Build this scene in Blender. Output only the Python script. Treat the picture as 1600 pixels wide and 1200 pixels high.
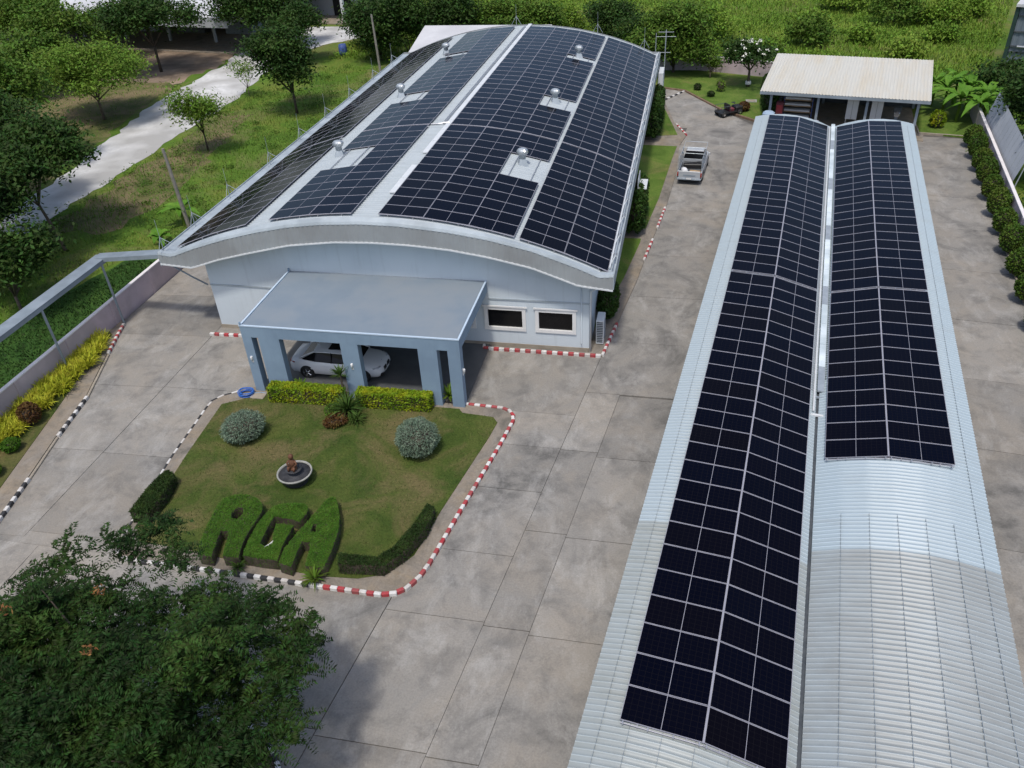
import bpy, math, random
import numpy as np
from mathutils import Matrix, Vector

for o in list(bpy.data.objects):
    bpy.data.objects.remove(o)
scn = bpy.context.scene
COL = scn.collection
R = math.radians

# ------------------------------------------------------------------ camera, world, sun, exposure
cam_d = bpy.data.cameras.new("camera")
cam = bpy.data.objects.new("camera", cam_d)
COL.objects.link(cam)
CX, CY, CZ = (0.979529, 0.195763, -0.046894), (-0.074153, 0.567471, 0.820047), (0.187146, -0.799783, 0.570371)
cam.matrix_world = Matrix(((CX[0], CY[0], CZ[0], 5.3945), (CX[1], CY[1], CZ[1], -35.6523), (CX[2], CY[2], CZ[2], 23.3), (0, 0, 0, 1)))
cam_d.sensor_width = 36.0
cam_d.lens = 28.848
cam_d.clip_start = 0.5
cam_d.clip_end = 3000
scn.camera = cam

SUN_EL = 66.0
world = bpy.data.worlds.new("World")
scn.world = world
world.use_nodes = True
wn = world.node_tree
bg = wn.nodes["Background"]
sky = wn.nodes.new("ShaderNodeTexSky")
sky.sky_type = 'NISHITA'
sky.sun_disc = False
sky.sun_elevation = R(SUN_EL)
sky.sun_rotation = R(175)
sky.air_density = 1.0
sky.dust_density = 2.6
sky.ozone_density = 1.0
wn.links.new(sky.outputs[0], bg.inputs[0])
bg.inputs[1].default_value = 0.15

sun_d = bpy.data.lights.new("sun", 'SUN')
sun_d.energy = 2.3
sun_d.angle = R(5.0)
sun_d.color = (1.0, 0.95, 0.87)
sun = bpy.data.objects.new("sun", sun_d)
COL.objects.link(sun)
sun.rotation_euler = (R(90 - SUN_EL), 0, R(-5))

vs = scn.view_settings
vs.view_transform = 'Standard'
vs.look = 'None'
vs.exposure = 0.16
vs.gamma = 1.0

# ------------------------------------------------------------------ helpers
def tag(o, label=None, cat=None, group=None, kind=None):
    if label: o['label'] = label
    if cat: o['category'] = cat
    if group: o['group'] = group
    if kind: o['kind'] = kind
    return o

def empty(name, loc=(0, 0, 0), rz=0.0):
    o = bpy.data.objects.new(name, None)
    o.empty_display_size = 0.3
    COL.objects.link(o)
    o.location = loc
    o.rotation_euler = (0, 0, rz)
    return o

def thing(name, label, cat, loc=(0, 0, 0), rz=0.0, group=None):
    return tag(empty(name, loc, rz), label, cat, group)

def link(name, me, parent=None, loc=(0, 0, 0), rot=(0, 0, 0), scale=(1, 1, 1)):
    o = bpy.data.objects.new(name, me)
    COL.objects.link(o)
    o.location = loc
    o.rotation_euler = rot
    o.scale = scale
    if parent is not None:
        o.parent = parent
    return o

def copy_tree(o, parent=None):
    c = o.copy()
    COL.objects.link(c)
    c.parent = parent
    for ch in list(o.children):
        copy_tree(ch, c)
    return c

class MB:
    def __init__(self):
        self.v, self.f, self.m = [], [], []
    def add(self, vs, fs, m=0):
        b = len(self.v)
        self.v += [tuple(p) for p in vs]
        for q in fs:
            self.f.append(tuple(b + i for i in q))
            self.m.append(m)
        return self
    def box(self, x0, x1, y0, y1, z0, z1, m=0):
        return self.add([(x0, y0, z0), (x1, y0, z0), (x1, y1, z0), (x0, y1, z0), (x0, y0, z1), (x1, y0, z1), (x1, y1, z1), (x0, y1, z1)],
                        [(3, 2, 1, 0), (4, 5, 6, 7), (0, 1, 5, 4), (1, 2, 6, 5), (2, 3, 7, 6), (3, 0, 4, 7)], m)
    def cbox(self, x0, x1, y0, y1, z0, z1, c=0.02, m=0):
        # box with chamfered top and vertical edges
        def ring(a, z):
            return [(x0 + a, y0, z), (x1 - a, y0, z), (x1, y0 + a, z), (x1, y1 - a, z), (x1 - a, y1, z), (x0 + a, y1, z), (x0, y1 - a, z), (x0, y0 + a, z)]
        def inner(a, z):
            return [(x0 + a + a, y0 + a, z), (x1 - a - a, y0 + a, z), (x1 - a, y0 + a + a, z), (x1 - a, y1 - a - a, z), (x1 - a - a, y1 - a, z), (x0 + a + a, y1 - a, z), (x0 + a, y1 - a - a, z), (x0 + a, y0 + a + a, z)]
        vs = ring(c, z0) + ring(c, z1 - c) + inner(c, z1)
        fs = [tuple(range(7, -1, -1)), tuple(range(16, 24))]
        for k in (0, 8):
            for i in range(8):
                j = (i + 1) % 8
                fs.append((k + i, k + j, k + 8 + j, k + 8 + i))
        return self.add(vs, fs, m)
    def prism(self, poly, z0, z1, m=0, bottom=True):
        n = len(poly)
        a = sum(poly[i][0] * poly[(i + 1) % n][1] - poly[(i + 1) % n][0] * poly[i][1] for i in range(n))
        if a < 0: poly = poly[::-1]
        vs = [(x, y, z0) for x, y in poly] + [(x, y, z1) for x, y in poly]
        fs = [tuple(range(n, 2 * n))]
        if bottom: fs.append(tuple(range(n - 1, -1, -1)))
        for i in range(n):
            j = (i + 1) % n
            fs.append((i, j, n + j, n + i))
        return self.add(vs, fs, m)
    def sheet(self, poly, z, m=0):
        n = len(poly)
        a = sum(poly[i][0] * poly[(i + 1) % n][1] - poly[(i + 1) % n][0] * poly[i][1] for i in range(n))
        if a < 0: poly = poly[::-1]
        return self.add([(x, y, z) for x, y in poly], [tuple(range(n))], m)
    def tube(self, pts, r, n=8, m=0, caps=True):
        pts = [Vector(p) for p in pts]
        rs = r if isinstance(r, (list, tuple)) else [r] * len(pts)
        vs = []
        prev = None
        for i, p in enumerate(pts):
            a = pts[max(i - 1, 0)]; b = pts[min(i + 1, len(pts) - 1)]
            d = (b - a)
            d = d.normalized() if d.length > 1e-9 else Vector((0, 0, 1))
            if prev is None:
                u = d.orthogonal().normalized()
            else:
                u = prev - d * prev.dot(d)
                u = u.normalized() if u.length > 1e-6 else d.orthogonal().normalized()
            prev = u
            w = d.cross(u)
            for k in range(n):
                t = 2 * math.pi * k / n
                vs.append(p + (u * math.cos(t) + w * math.sin(t)) * rs[i])
        fs = []
        for i in range(len(pts) - 1):
            for k in range(n):
                l = (k + 1) % n
                fs.append((i * n + k, i * n + l, (i + 1) * n + l, (i + 1) * n + k))
        if caps:
            fs.append(tuple(range(n - 1, -1, -1)))
            b = (len(pts) - 1) * n
            fs.append(tuple(range(b, b + n)))
        return self.add(vs, fs, m)
    def lathe(self, prof, n=20, c=(0, 0, 0), m=0, axis='z'):
        vs = []
        for r, z in prof:
            for k in range(n):
                t = 2 * math.pi * k / n
                a, b = r * math.cos(t), r * math.sin(t)
                if axis == 'z': p = (c[0] + a, c[1] + b, c[2] + z)
                elif axis == 'y': p = (c[0] + a, c[1] + z, c[2] - b)
                else: p = (c[0] + z, c[1] + a, c[2] + b)
                vs.append(p)
        fs = []
        for i in range(len(prof) - 1):
            for k in range(n):
                l = (k + 1) % n
                fs.append((i * n + k, i * n + l, (i + 1) * n + l, (i + 1) * n + k))
        fs.append(tuple(range(n - 1, -1, -1)))
        b = (len(prof) - 1) * n
        fs.append(tuple(range(b, b + n)))
        return self.add(vs, fs, m)
    def mesh(self, name, mats, smooth=False):
        me = bpy.data.meshes.new(name)
        me.from_pydata(self.v, [], self.f)
        for mt in (mats if isinstance(mats, (list, tuple)) else [mats]):
            me.materials.append(mt)
        if any(self.m):
            me.polygons.foreach_set("material_index", self.m)
        if smooth:
            me.polygons.foreach_set("use_smooth", [True] * len(self.f))
        me.update()
        return me
    def build(self, name, mats, parent=None, loc=(0, 0, 0), rot=(0, 0, 0), smooth=False):
        return link(name, self.mesh(name, mats, smooth), parent, loc, rot)

def np_quads(name, V, F, mat, smooth=False, mat2=None, idx=None):
    """quads from numpy arrays (V n*3, F m*4)"""
    me = bpy.data.meshes.new(name)
    V = np.asarray(V, dtype=np.float32); F = np.asarray(F, dtype=np.int32)
    me.vertices.add(len(V)); me.vertices.foreach_set("co", V.ravel())
    me.loops.add(F.size); me.loops.foreach_set("vertex_index", F.ravel())
    me.polygons.add(len(F)); me.polygons.foreach_set("loop_start", np.arange(0, F.size, 4, dtype=np.int32))
    me.materials.append(mat)
    if mat2 is not None:
        me.materials.append(mat2); me.polygons.foreach_set("material_index", np.asarray(idx, dtype=np.int32))
    if smooth:
        me.polygons.foreach_set("use_smooth", np.ones(len(F), dtype=bool))
    me.update(calc_edges=True)
    me.validate()
    return me

def leaf_mesh(name, P, ln, wd, mat, rng, up=0.6, axis=None, droop=0.0):
    """one bent kite-shaped leaf per point"""
    P = np.asarray(P, float); n = len(P)
    nv = rng.normal(size=(n, 3)); nv /= np.linalg.norm(nv, axis=1)[:, None]
    nv[:, 2] = np.abs(nv[:, 2]) * 0.6 + up
    nv /= np.linalg.norm(nv, axis=1)[:, None]
    a = rng.normal(size=(n, 3)) if axis is None else axis + rng.normal(size=(n, 3)) * 0.35
    a -= nv * (a * nv).sum(1)[:, None]
    a /= np.linalg.norm(a, axis=1)[:, None] + 1e-9
    s = np.cross(nv, a)
    ln = np.broadcast_to(ln, n) * rng.uniform(.7, 1.25, n); wd = np.broadcast_to(wd, n) * rng.uniform(.75, 1.2, n)
    A = P - a * (ln / 2)[:, None]
    C = P + a * (ln / 2)[:, None] - np.array([0, 0, 1]) * (droop * ln)[:, None]
    B = P + s * (wd / 2)[:, None]
    D = P - s * (wd / 2)[:, None]
    V = np.stack([A, B, C, D], 1).reshape(-1, 3)
    F = np.arange(4 * n).reshape(-1, 4)
    return np_quads(name, V, F, mat)

def blade_mesh(name, base, tip, wd, mat, rng, arch=0.3):
    """long leaf blades: 2 quads each, base -> mid -> tip"""
    base = np.asarray(base, float); tip = np.asarray(tip, float); n = len(base)
    d = tip - base
    L = np.linalg.norm(d, axis=1)[:, None]
    mid = base + d * .5 + np.array([0, 0, 1]) * L * arch
    s = np.cross(d, np.array([0, 0, 1.0])) + rng.normal(size=(n, 3)) * 1e-3
    s /= np.linalg.norm(s, axis=1)[:, None]
    w = np.broadcast_to(wd, n)[:, None] * rng.uniform(.8, 1.2, (n, 1))
    V = np.stack([base - s * w * .35, base + s * w * .35, mid - s * w * .5, mid + s * w * .5, tip - s * w * .08, tip + s * w * .08], 1).reshape(-1, 3)
    k = np.arange(n)[:, None] * 6
    F = np.concatenate([k + np.array([[0, 1, 3, 2]]), k + np.array([[2, 3, 5, 4]])], 0)
    return np_quads(name, V, F, mat)

def clump_points(rng, nclump, per, rad, cr, shell=0.55, flat=0.65, low=-0.35):
    """points of leaf clumps spread through an ellipsoid of radii rad"""
    c = []
    while len(c) < nclump:
        d = rng.normal(size=3); d /= np.linalg.norm(d)
        if d[2] < low: continue
        c.append(d * (shell + (1 - shell) * rng.uniform() ** .7))
    c = np.array(c) * np.array(rad)
    k = rng.uniform(.6, 1.35, nclump)
    pts = np.repeat(c, per, 0) + rng.normal(size=(nclump * per, 3)) * np.repeat(k, per)[:, None] * cr * np.array([1, 1, flat])
    return pts, c

def in_poly(x, y, poly):
    n = len(poly); ins = np.zeros(x.shape, bool)
    for i in range(n):
        x0, y0 = poly[i]; x1, y1 = poly[(i + 1) % n]
        if y0 == y1: continue
        c = ((y0 > y) != (y1 > y)) & (x < (x1 - x0) * (y - y0) / (y1 - y0) + x0)
        ins ^= c
    return ins

def scatter(rng, poly, n):
    p = np.array(poly); lo, hi = p.min(0), p.max(0)
    out = np.zeros((0, 2))
    while len(out) < n:
        q = rng.uniform(lo, hi, (n * 2, 2))
        out = np.concatenate([out, q[in_poly(q[:, 0], q[:, 1], poly)]])
    return out[:n]

# ------------------------------------------------------------------ materials
def nt(name):
    m = bpy.data.materials.new(name)
    m.use_nodes = True
    return m, m.node_tree.nodes, m.node_tree.links, m.node_tree.nodes["Principled BSDF"]

def rgba(c): return (c[0], c[1], c[2], 1.0)

def mk_noise(N, L, vec, scale, detail=5, rough=.6, dist=0.0):
    t = N.new("ShaderNodeTexNoise"); t.inputs["Scale"].default_value = scale; t.inputs["Detail"].default_value = detail
    t.inputs["Roughness"].default_value = rough; t.inputs["Distortion"].default_value = dist
    L.new(vec, t.inputs["Vector"]); return t.outputs["Fac"]

def mk_ramp(N, L, fac, stops):
    r = N.new("ShaderNodeValToRGB"); e = r.color_ramp.elements
    while len(e) < len(stops): e.new(0.5)
    for el, (p, c) in zip(e, stops):
        el.position = p; el.color = rgba(c) if len(c) == 3 else c
    L.new(fac, r.inputs[0]); return r.outputs[0]

def mk_mix(N, L, fac, a, b, mode='MIX'):
    x = N.new("ShaderNodeMix"); x.data_type = 'RGBA'; x.blend_type = mode
    for sock, v in ((x.inputs[0], fac), (x.inputs[6], a), (x.inputs[7], b)):
        if hasattr(v, "links"): L.new(v, sock)
        elif isinstance(v, (int, float)): sock.default_value = v if sock.type == 'VALUE' else (v, v, v, 1)
        else: sock.default_value = rgba(v)
    return x.outputs[2]

def mk_math(N, L, op, a, b=None, c=None):
    x = N.new("ShaderNodeMath"); x.operation = op
    for i, v in enumerate((a, b, c)):
        if v is None: continue
        if hasattr(v, "links"): L.new(v, x.inputs[i])
        else: x.inputs[i].default_value = v
    return x.outputs[0]

def grey(v): return (v, v, v)

def mat(name, cols, scale=1.0, rough=.75, metal=0.0, bump=0.0, bscale=None, coord='geo', rand=None, amp=.25, spec=.4, low=None, lowscale=.15, trans=0.0, stretch=None, streak=None):
    m, N, L, B = nt(name)
    if coord == 'geo':
        g = N.new("ShaderNodeNewGeometry"); vec = g.outputs["Position"]
    else:
        g = N.new("ShaderNodeTexCoord"); vec = g.outputs["Object"]
    if stretch:
        mp = N.new("ShaderNodeMapping"); mp.inputs["Scale"].default_value = stretch
        L.new(vec, mp.inputs[0]); vec = mp.outputs[0]
    f = mk_noise(N, L, vec, scale, 7)
    n = len(cols)
    col = mk_ramp(N, L, f, [(.32 + .36 * i / max(n - 1, 1), c) for i, c in enumerate(cols)]) if n > 1 else None
    if col is None:
        rgb = N.new("ShaderNodeRGB"); rgb.outputs[0].default_value = rgba(cols[0]); col = rgb.outputs[0]
    if low:
        lf = mk_noise(N, L, vec, lowscale, 4)
        col = mk_mix(N, L, mk_ramp(N, L, lf, [(.4, grey(0)), (.62, grey(1))]), col, low)
    if streak:
        ms_ = N.new("ShaderNodeMapping"); ms_.inputs["Scale"].default_value = (3.2, 3.2, .22); L.new(vec, ms_.inputs[0])
        sf = mk_noise(N, L, ms_.outputs[0], 1.3, 6, .65)
        col = mk_mix(N, L, mk_ramp(N, L, sf, [(.55, grey(0)), (.85, grey(.5))]), col, streak)
    if rand:
        if rand == 'island':
            rv = N.new("ShaderNodeNewGeometry").outputs["Random Per Island"]
        else:
            rv = N.new("ShaderNodeObjectInfo").outputs["Random"]
        h = N.new("ShaderNodeHueSaturation")
        L.new(mk_math(N, L, 'MULTIPLY_ADD', rv, amp * 2, 1 - amp), h.inputs["Value"])
        L.new(mk_math(N, L, 'MULTIPLY_ADD', rv, amp * .10, .5 - amp * .05), h.inputs["Hue"])
        L.new(col, h.inputs["Color"]); col = h.outputs[0]
    L.new(col, B.inputs["Base Color"])
    B.inputs["Roughness"].default_value = rough
    B.inputs["Metallic"].default_value = metal
    B.inputs["Specular IOR Level"].default_value = spec
    if bump:
        bf = mk_noise(N, L, vec, bscale or scale * 4, 6)
        b = N.new("ShaderNodeBump"); b.inputs["Strength"].default_value = bump; b.inputs["Distance"].default_value = .05
        L.new(bf, b.inputs["Height"]); L.new(b.outputs[0], B.inputs["Normal"])
    if trans:
        out = N["Material Output"]
        t = N.new("ShaderNodeBsdfTranslucent"); L.new(col, t.inputs[0])
        x = N.new("ShaderNodeMixShader"); x.inputs[0].default_value = trans
        L.new(B.outputs[0], x.inputs[1]); L.new(t.outputs[0], x.inputs[2]); L.new(x.outputs[0], out.inputs[0])
    return m

def leaf_mat(name, a, b, c, amp=.35, scale=.9, trans=.25, rough=.62):
    return mat(name, [a, b, c], scale=scale, rough=rough, rand='island', amp=amp, spec=.16, trans=trans)

def concrete_mat(name, base, dark, pale, warm, tint=.10, rs=1.0):
    m, N, L, B = nt(name)
    vec = N.new("ShaderNodeNewGeometry").outputs["Position"]
    a = mk_noise(N, L, vec, .17 * rs, 7, .66, 1.2)
    col = mk_ramp(N, L, a, [(.33, dark), (.45, base), (.62, warm)])
    s = mk_noise(N, L, vec, .75 * rs, 9, .70, .35)
    col = mk_mix(N, L, mk_ramp(N, L, s, [(.47, grey(0)), (.66, grey(.6))]), col, dark)
    v2 = N.new("ShaderNodeMapping"); v2.inputs["Location"].default_value = (17, 5, 3); v2.inputs["Rotation"].default_value = (0, 0, .5); v2.inputs["Scale"].default_value = (1, .55, 1)
    L.new(vec, v2.inputs[0])
    w = mk_noise(N, L, v2.outputs[0], .7 * rs, 11, .76, .45)
    col = mk_mix(N, L, mk_ramp(N, L, w, [(.50, grey(0)), (.72, grey(.60))]), col, pale)
    f = mk_noise(N, L, vec, 14, 8, .7)
    col = mk_mix(N, L, 1.0, col, mk_ramp(N, L, f, [(.28, grey(.80)), (.72, grey(1.16))]), 'MULTIPLY')
    rv = N.new("ShaderNodeObjectInfo").outputs["Random"]
    h = N.new("ShaderNodeHueSaturation")
    L.new(mk_math(N, L, 'MULTIPLY_ADD', rv, tint * 2, 1 - tint), h.inputs["Value"]); L.new(col, h.inputs["Color"])
    L.new(h.outputs[0], B.inputs["Base Color"])
    B.inputs["Roughness"].default_value = .82
    B.inputs["Specular IOR Level"].default_value = .3
    b = N.new("ShaderNodeBump"); b.inputs["Strength"].default_value = .25; b.inputs["Distance"].default_value = .02
    L.new(f, b.inputs["Height"]); L.new(b.outputs[0], B.inputs["Normal"])
    return m

def lawn_mat(name, greens, brown, brown_amt=.55, scale=.5):
    m, N, L, B = nt(name)
    vec = N.new("ShaderNodeNewGeometry").outputs["Position"]
    a = mk_noise(N, L, vec, scale, 7, .62, .6)
    col = mk_ramp(N, L, a, [(.33, greens[0]), (.5, greens[1]), (.66, greens[2])])
    v2 = N.new("ShaderNodeMapping"); v2.inputs["Location"].default_value = (31, 8, 0); L.new(vec, v2.inputs[0])
    br = mk_noise(N, L, v2.outputs[0], scale * .8, 7, .68, .8)
    col = mk_mix(N, L, mk_ramp(N, L, br, [(brown_amt - .07, grey(0)), (brown_amt + .12, grey(.85))]), col, brown)
    f = mk_noise(N, L, vec, 9, 9, .8)
    col = mk_mix(N, L, 1.0, col, mk_ramp(N, L, f, [(.3, grey(.55)), (.7, grey(1.35))]), 'MULTIPLY')
    L.new(col, B.inputs["Base Color"]); B.inputs["Roughness"].default_value = .9; B.inputs["Specular IOR Level"].default_value = .15
    b = N.new("ShaderNodeBump"); b.inputs["Strength"].default_value = .7; b.inputs["Distance"].default_value = .08
    L.new(f, b.inputs["Height"]); L.new(b.outputs[0], B.inputs["Normal"])
    return m

def cell_mat():
    """half-cut cell sheet under glass: grid in the panel's own coordinates"""
    m, N, L, B = nt("solar_cells")
    tc = N.new("ShaderNodeTexCoord"); sp = N.new("ShaderNodeSeparateXYZ"); L.new(tc.outputs["Object"], sp.inputs[0])
    def line(s, pitch, w):
        f = mk_math(N, L, 'FRACT', mk_math(N, L, 'MULTIPLY_ADD', s, 1 / pitch, 100.0))
        d = mk_math(N, L, 'ABSOLUTE', mk_math(N, L, 'SUBTRACT', f, .5))
        return mk_math(N, L, 'GREATER_THAN', d, .5 - w)
    ln = mk_math(N, L, 'MAXIMUM', line(sp.outputs[0], 1.115 / 6, .035), line(sp.outputs[1], 1.07 / 6, .035))
    rv = N.new("ShaderNodeObjectInfo").outputs["Random"]
    base = mk_ramp(N, L, rv, [(0, (.0011, .0014, .0055)), (.5, (.0017, .0017, .0052)), (.8, (.0022, .0018, .0040)), (1, (.0013, .0019, .0070))])
    col = mk_mix(N, L, mk_math(N, L, 'MULTIPLY', ln, .7), base, (.008, .0072, .009))
    # cells under anti-reflective glass: weak mirror that strengthens towards grazing view
    L.new(col, B.inputs["Base Color"])
    B.inputs["Roughness"].default_value = .6
    B.inputs["Specular IOR Level"].default_value = 0.0
    gl = N.new("ShaderNodeBsdfGlossy"); gl.inputs["Roughness"].default_value = .10; gl.inputs["Color"].default_value = (.92, .95, 1, 1)
    fr = N.new("ShaderNodeFresnel"); fr.inputs["IOR"].default_value = 1.155
    x = N.new("ShaderNodeMixShader"); L.new(fr.outputs[0], x.inputs[0]); L.new(B.outputs[0], x.inputs[1]); L.new(gl.outputs[0], x.inputs[2])
    L.new(x.outputs[0], N["Material Output"].inputs[0])
    return m

def sheet_roof_mat(name, clean, dirty, stain, axis=1, split=None, rough=.42, metal=0.0, seams=None, band=None):
    """painted rib sheet; clean beyond split, weathered before it (object y); streaks along x"""
    m, N, L, B = nt(name)
    tc = N.new("ShaderNodeTexCoord"); vec = tc.outputs["Object"]
    sp = N.new("ShaderNodeSeparateXYZ"); L.new(vec, sp.inputs[0])
    mp = N.new("ShaderNodeMapping"); mp.inputs["Scale"].default_value = (.35, 2.2, 1) if axis == 1 else (.9, .04, 1)
    L.new(vec, mp.inputs[0])
    st = mk_noise(N, L, mp.outputs[0], 1.2, 7, .65)
    big = mk_noise(N, L, vec, .5, 5, .6)
    d = mk_mix(N, L, mk_ramp(N, L, st, [(.42, grey(0)), (.72, grey(1))]), dirty, stain)
    d = mk_mix(N, L, mk_ramp(N, L, big, [(.45, grey(0)), (.75, grey(.25))]), d, clean)
    if split is not None:
        fac = mk_math(N, L, 'GREATER_THAN', mk_math(N, L, 'ADD', sp.outputs[1], mk_math(N, L, 'MULTIPLY', st, .15)), split)
        c2 = mk_mix(N, L, mk_ramp(N, L, st, [(.5, grey(0)), (.85, grey(.5))]), clean, dirty)
        col = mk_mix(N, L, fac, d, c2)
    else:
        col = d
    L.new(col, B.inputs["Base Color"])
    B.inputs["Roughness"].default_value = rough
    B.inputs["Metallic"].default_value = metal
    return m

M = {}
M['concrete'] = concrete_mat("concrete", (.230, .219, .200), (.116, .112, .105), (.40, .39, .368), (.260, .237, .204), tint=.11)
M['concrete_path'] = concrete_mat("concrete_path", (.24, .21, .175), (.13, .12, .10), (.34, .31, .27), (.27, .22, .16), rs=2.0)
M['joint'] = mat("joint", [(.075, .07, .062), (.12, .112, .10)], 3)
M['wall_blue'] = mat("wall_blue", [(.53, .59, .635), (.56, .62, .665)], .5, rough=.8, bump=.08, bscale=8, low=(.49, .55, .595), lowscale=.25, streak=(.35, .385, .41))
M['carport_blue'] = mat("carport_blue", [(.195, .275, .365), (.215, .298, .388)], .8, rough=.75, low=(.178, .25, .335), lowscale=.6, streak=(.13, .17, .215))
M['lip_blue'] = mat("lip_blue", [(.42, .52, .62), (.48, .58, .68)], 1.5, rough=.6)
M['carport_top'] = mat("carport_top", [(.162, .205, .250), (.185, .228, .270)], .6, rough=.85, low=(.20, .232, .262), lowscale=.3, bump=.1)
M['fascia'] = mat("fascia", [(.28, .305, .32), (.32, .34, .35)], .5, rough=.5, low=(.25, .26, .265), lowscale=.3, streak=(.20, .205, .205))
M['trim'] = mat("trim", [(.34, .39, .43), (.40, .45, .48)], .8, rough=.5, low=(.27, .31, .34), lowscale=.6)
M['white'] = mat("white_paint", [(.64, .64, .64), (.72, .72, .71)], 1.5, rough=.5)
M['white_metal'] = mat("white_metal", [(.55, .58, .60), (.63, .65, .66)], 1.5, rough=.45)
M['galv'] = mat("galvanised", [(.34, .38, .41), (.46, .50, .53)], 2.5, rough=.5, metal=.45)
M['alu'] = mat("aluminium_frame", [(.26, .26, .30), (.32, .32, .36)], 3, rough=.5, metal=.1)
M['rail'] = mat("rail", [(.36, .37, .40), (.46, .47, .5)], 3, rough=.4, metal=.5)
M['cells'] = cell_mat()
M['roof_main'] = sheet_roof_mat("roof_main", (.42, .47, .50), (.37, .415, .44), (.31, .35, .37))
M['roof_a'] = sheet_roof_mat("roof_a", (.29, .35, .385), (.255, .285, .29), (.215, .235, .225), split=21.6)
M['roof_a_rib'] = sheet_roof_mat("roof_a_rib", (.42, .495, .54), (.34, .38, .385), (.29, .32, .31), split=21.6)  # lighter copy for the rib crests: their highlight painted into the colour
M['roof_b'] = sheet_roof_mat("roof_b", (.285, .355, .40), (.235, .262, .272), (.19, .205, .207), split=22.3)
M['roof_b_rib'] = sheet_roof_mat("roof_b_rib", (.44, .52, .575), (.33, .37, .385), (.275, .30, .305), split=22.3)  # right vault's crests, highlight likewise put into the lighter colour
M['roof_main_rib'] = sheet_roof_mat("roof_main_rib", (.52, .57, .60), (.46, .505, .53), (.40, .44, .46))  # hall ribs: crest highlight painted in as a paler sheet colour
M['roof_open'] = sheet_roof_mat("roof_open", (.56, .57, .55), (.54, .52, .455), (.52, .455, .34), axis=0)
M['gutter'] = mat("gutter", [(.60, .68, .72), (.72, .79, .82)], .9, rough=.4, low=(.45, .52, .55), lowscale=.5)
M['dark_steel'] = mat("dark_steel", [(.05, .06, .07), (.09, .10, .11)], 2, rough=.5)
M['grey_steel'] = mat("grey_steel", [(.20, .24, .28), (.26, .30, .34)], 1.5, rough=.5)
M['beam_grey'] = mat("beam_grey", [(.20, .24, .275), (.25, .29, .325)], 1.2, rough=.55, low=(.17, .20, .225), lowscale=.7)
M['pink'] = mat("pink_wall", [(.50, .40, .43), (.57, .48, .51)], .7, rough=.85, low=(.43, .36, .38), lowscale=.5, bump=.08)
M['coping'] = mat("coping", [(.62, .58, .57), (.72, .69, .68)], 1.5, rough=.8)
M['glass_dark'] = mat("dark_glass", [(.005, .005, .006), (.009, .009, .010)], 1, rough=.10, spec=.25)
M['black'] = mat("black_plastic", [(.010, .010, .011), (.022, .022, .023)], 4, rough=.5)
M['rubber'] = mat("rubber", [(.015, .015, .015), (.03, .03, .03)], 6, rough=.8)
M['car_white'] = mat("car_white", [(.70, .71, .72), (.74, .75, .76)], 1, rough=.22, spec=.6, coord='obj')
M['chrome'] = mat("chrome", [(.55, .56, .58), (.65, .66, .68)], 2, rough=.2, metal=.9)
M['lamp_glass'] = mat("lamp_glass", [(.35, .37, .40), (.55, .57, .60)], 6, rough=.12)
M['red_lamp'] = mat("red_lamp", [(.22, .015, .012), (.30, .03, .02)], 6, rough=.25)
M['kerb_red'] = mat("kerb_red", [(.34, .030, .040), (.42, .055, .06)], 3, rough=.65, low=(.28, .07, .07), lowscale=1.5)
M['kerb_white'] = mat("kerb_white", [(.58, .57, .55), (.68, .67, .65)], 3, rough=.65, low=(.46, .43, .40), lowscale=1.5)
M['kerb_black'] = mat("kerb_black", [(.022, .022, .024), (.05, .05, .052)], 3, rough=.65)
M['kerb_plain'] = mat("kerb_plain", [(.25, .215, .17), (.34, .30, .24)], 2, rough=.85)
M['kerb_brown'] = mat("kerb_brown", [(.13, .085, .055), (.22, .15, .10)], 2, rough=.85)
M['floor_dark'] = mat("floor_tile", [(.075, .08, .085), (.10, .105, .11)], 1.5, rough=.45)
M['bark'] = mat("bark", [(.075, .055, .04), (.16, .125, .095)], 5, rough=.9, bump=.5, bscale=14)
M['bark_dark'] = mat("bark_dark", [(.035, .027, .02), (.085, .065, .05)], 5, rough=.9, bump=.5, bscale=14)
M['pole'] = mat("pole_concrete", [(.17, .16, .14), (.27, .25, .22)], 3, rough=.9)
M['soil'] = mat("soil", [(.055, .04, .028), (.11, .08, .055)], 2.5, rough=.95, bump=.4)
M['lawn'] = lawn_mat("lawn", ((.040, .070, .013), (.062, .090, .018), (.090, .108, .027)), (.150, .120, .055), .53, .42)
M['grass'] = lawn_mat("grass", ((.055, .115, .014), (.090, .165, .020), (.150, .180, .034)), (.19, .165, .075), .56, .16)
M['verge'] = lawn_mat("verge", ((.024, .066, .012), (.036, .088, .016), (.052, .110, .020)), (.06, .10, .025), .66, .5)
M['worn'] = lawn_mat("worn_grass", ((.060, .085, .022), (.095, .115, .034), (.135, .140, .048)), (.215, .165, .095), .47, .3)
M['lawn_fresh'] = lawn_mat("lawn_fresh", ((.06, .11, .016), (.10, .165, .028), (.14, .19, .04)), (.20, .17, .07), .6, .4)
M['gravel'] = mat("gravel", [(.46, .46, .45), (.68, .68, .67)], 1.6, rough=.95, low=(.36, .355, .34), lowscale=.2, bump=.3, bscale=12)
M['dirt'] = mat("dirt", [(.22, .16, .11), (.34, .26, .19)], .5, rough=.95, low=(.12, .09, .065), lowscale=.2, bump=.3, bscale=9)
M['asphalt'] = mat("asphalt", [(.045, .048, .052), (.075, .078, .082)], 1.2, rough=.9)
M['stone_dark'] = mat("stone_dark", [(.022, .023, .027), (.055, .057, .063)], 3, rough=.8, bump=.4)
M['rim_pale'] = mat("rim_pale", [(.24, .24, .22), (.36, .36, .33)], 3, rough=.7)
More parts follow.
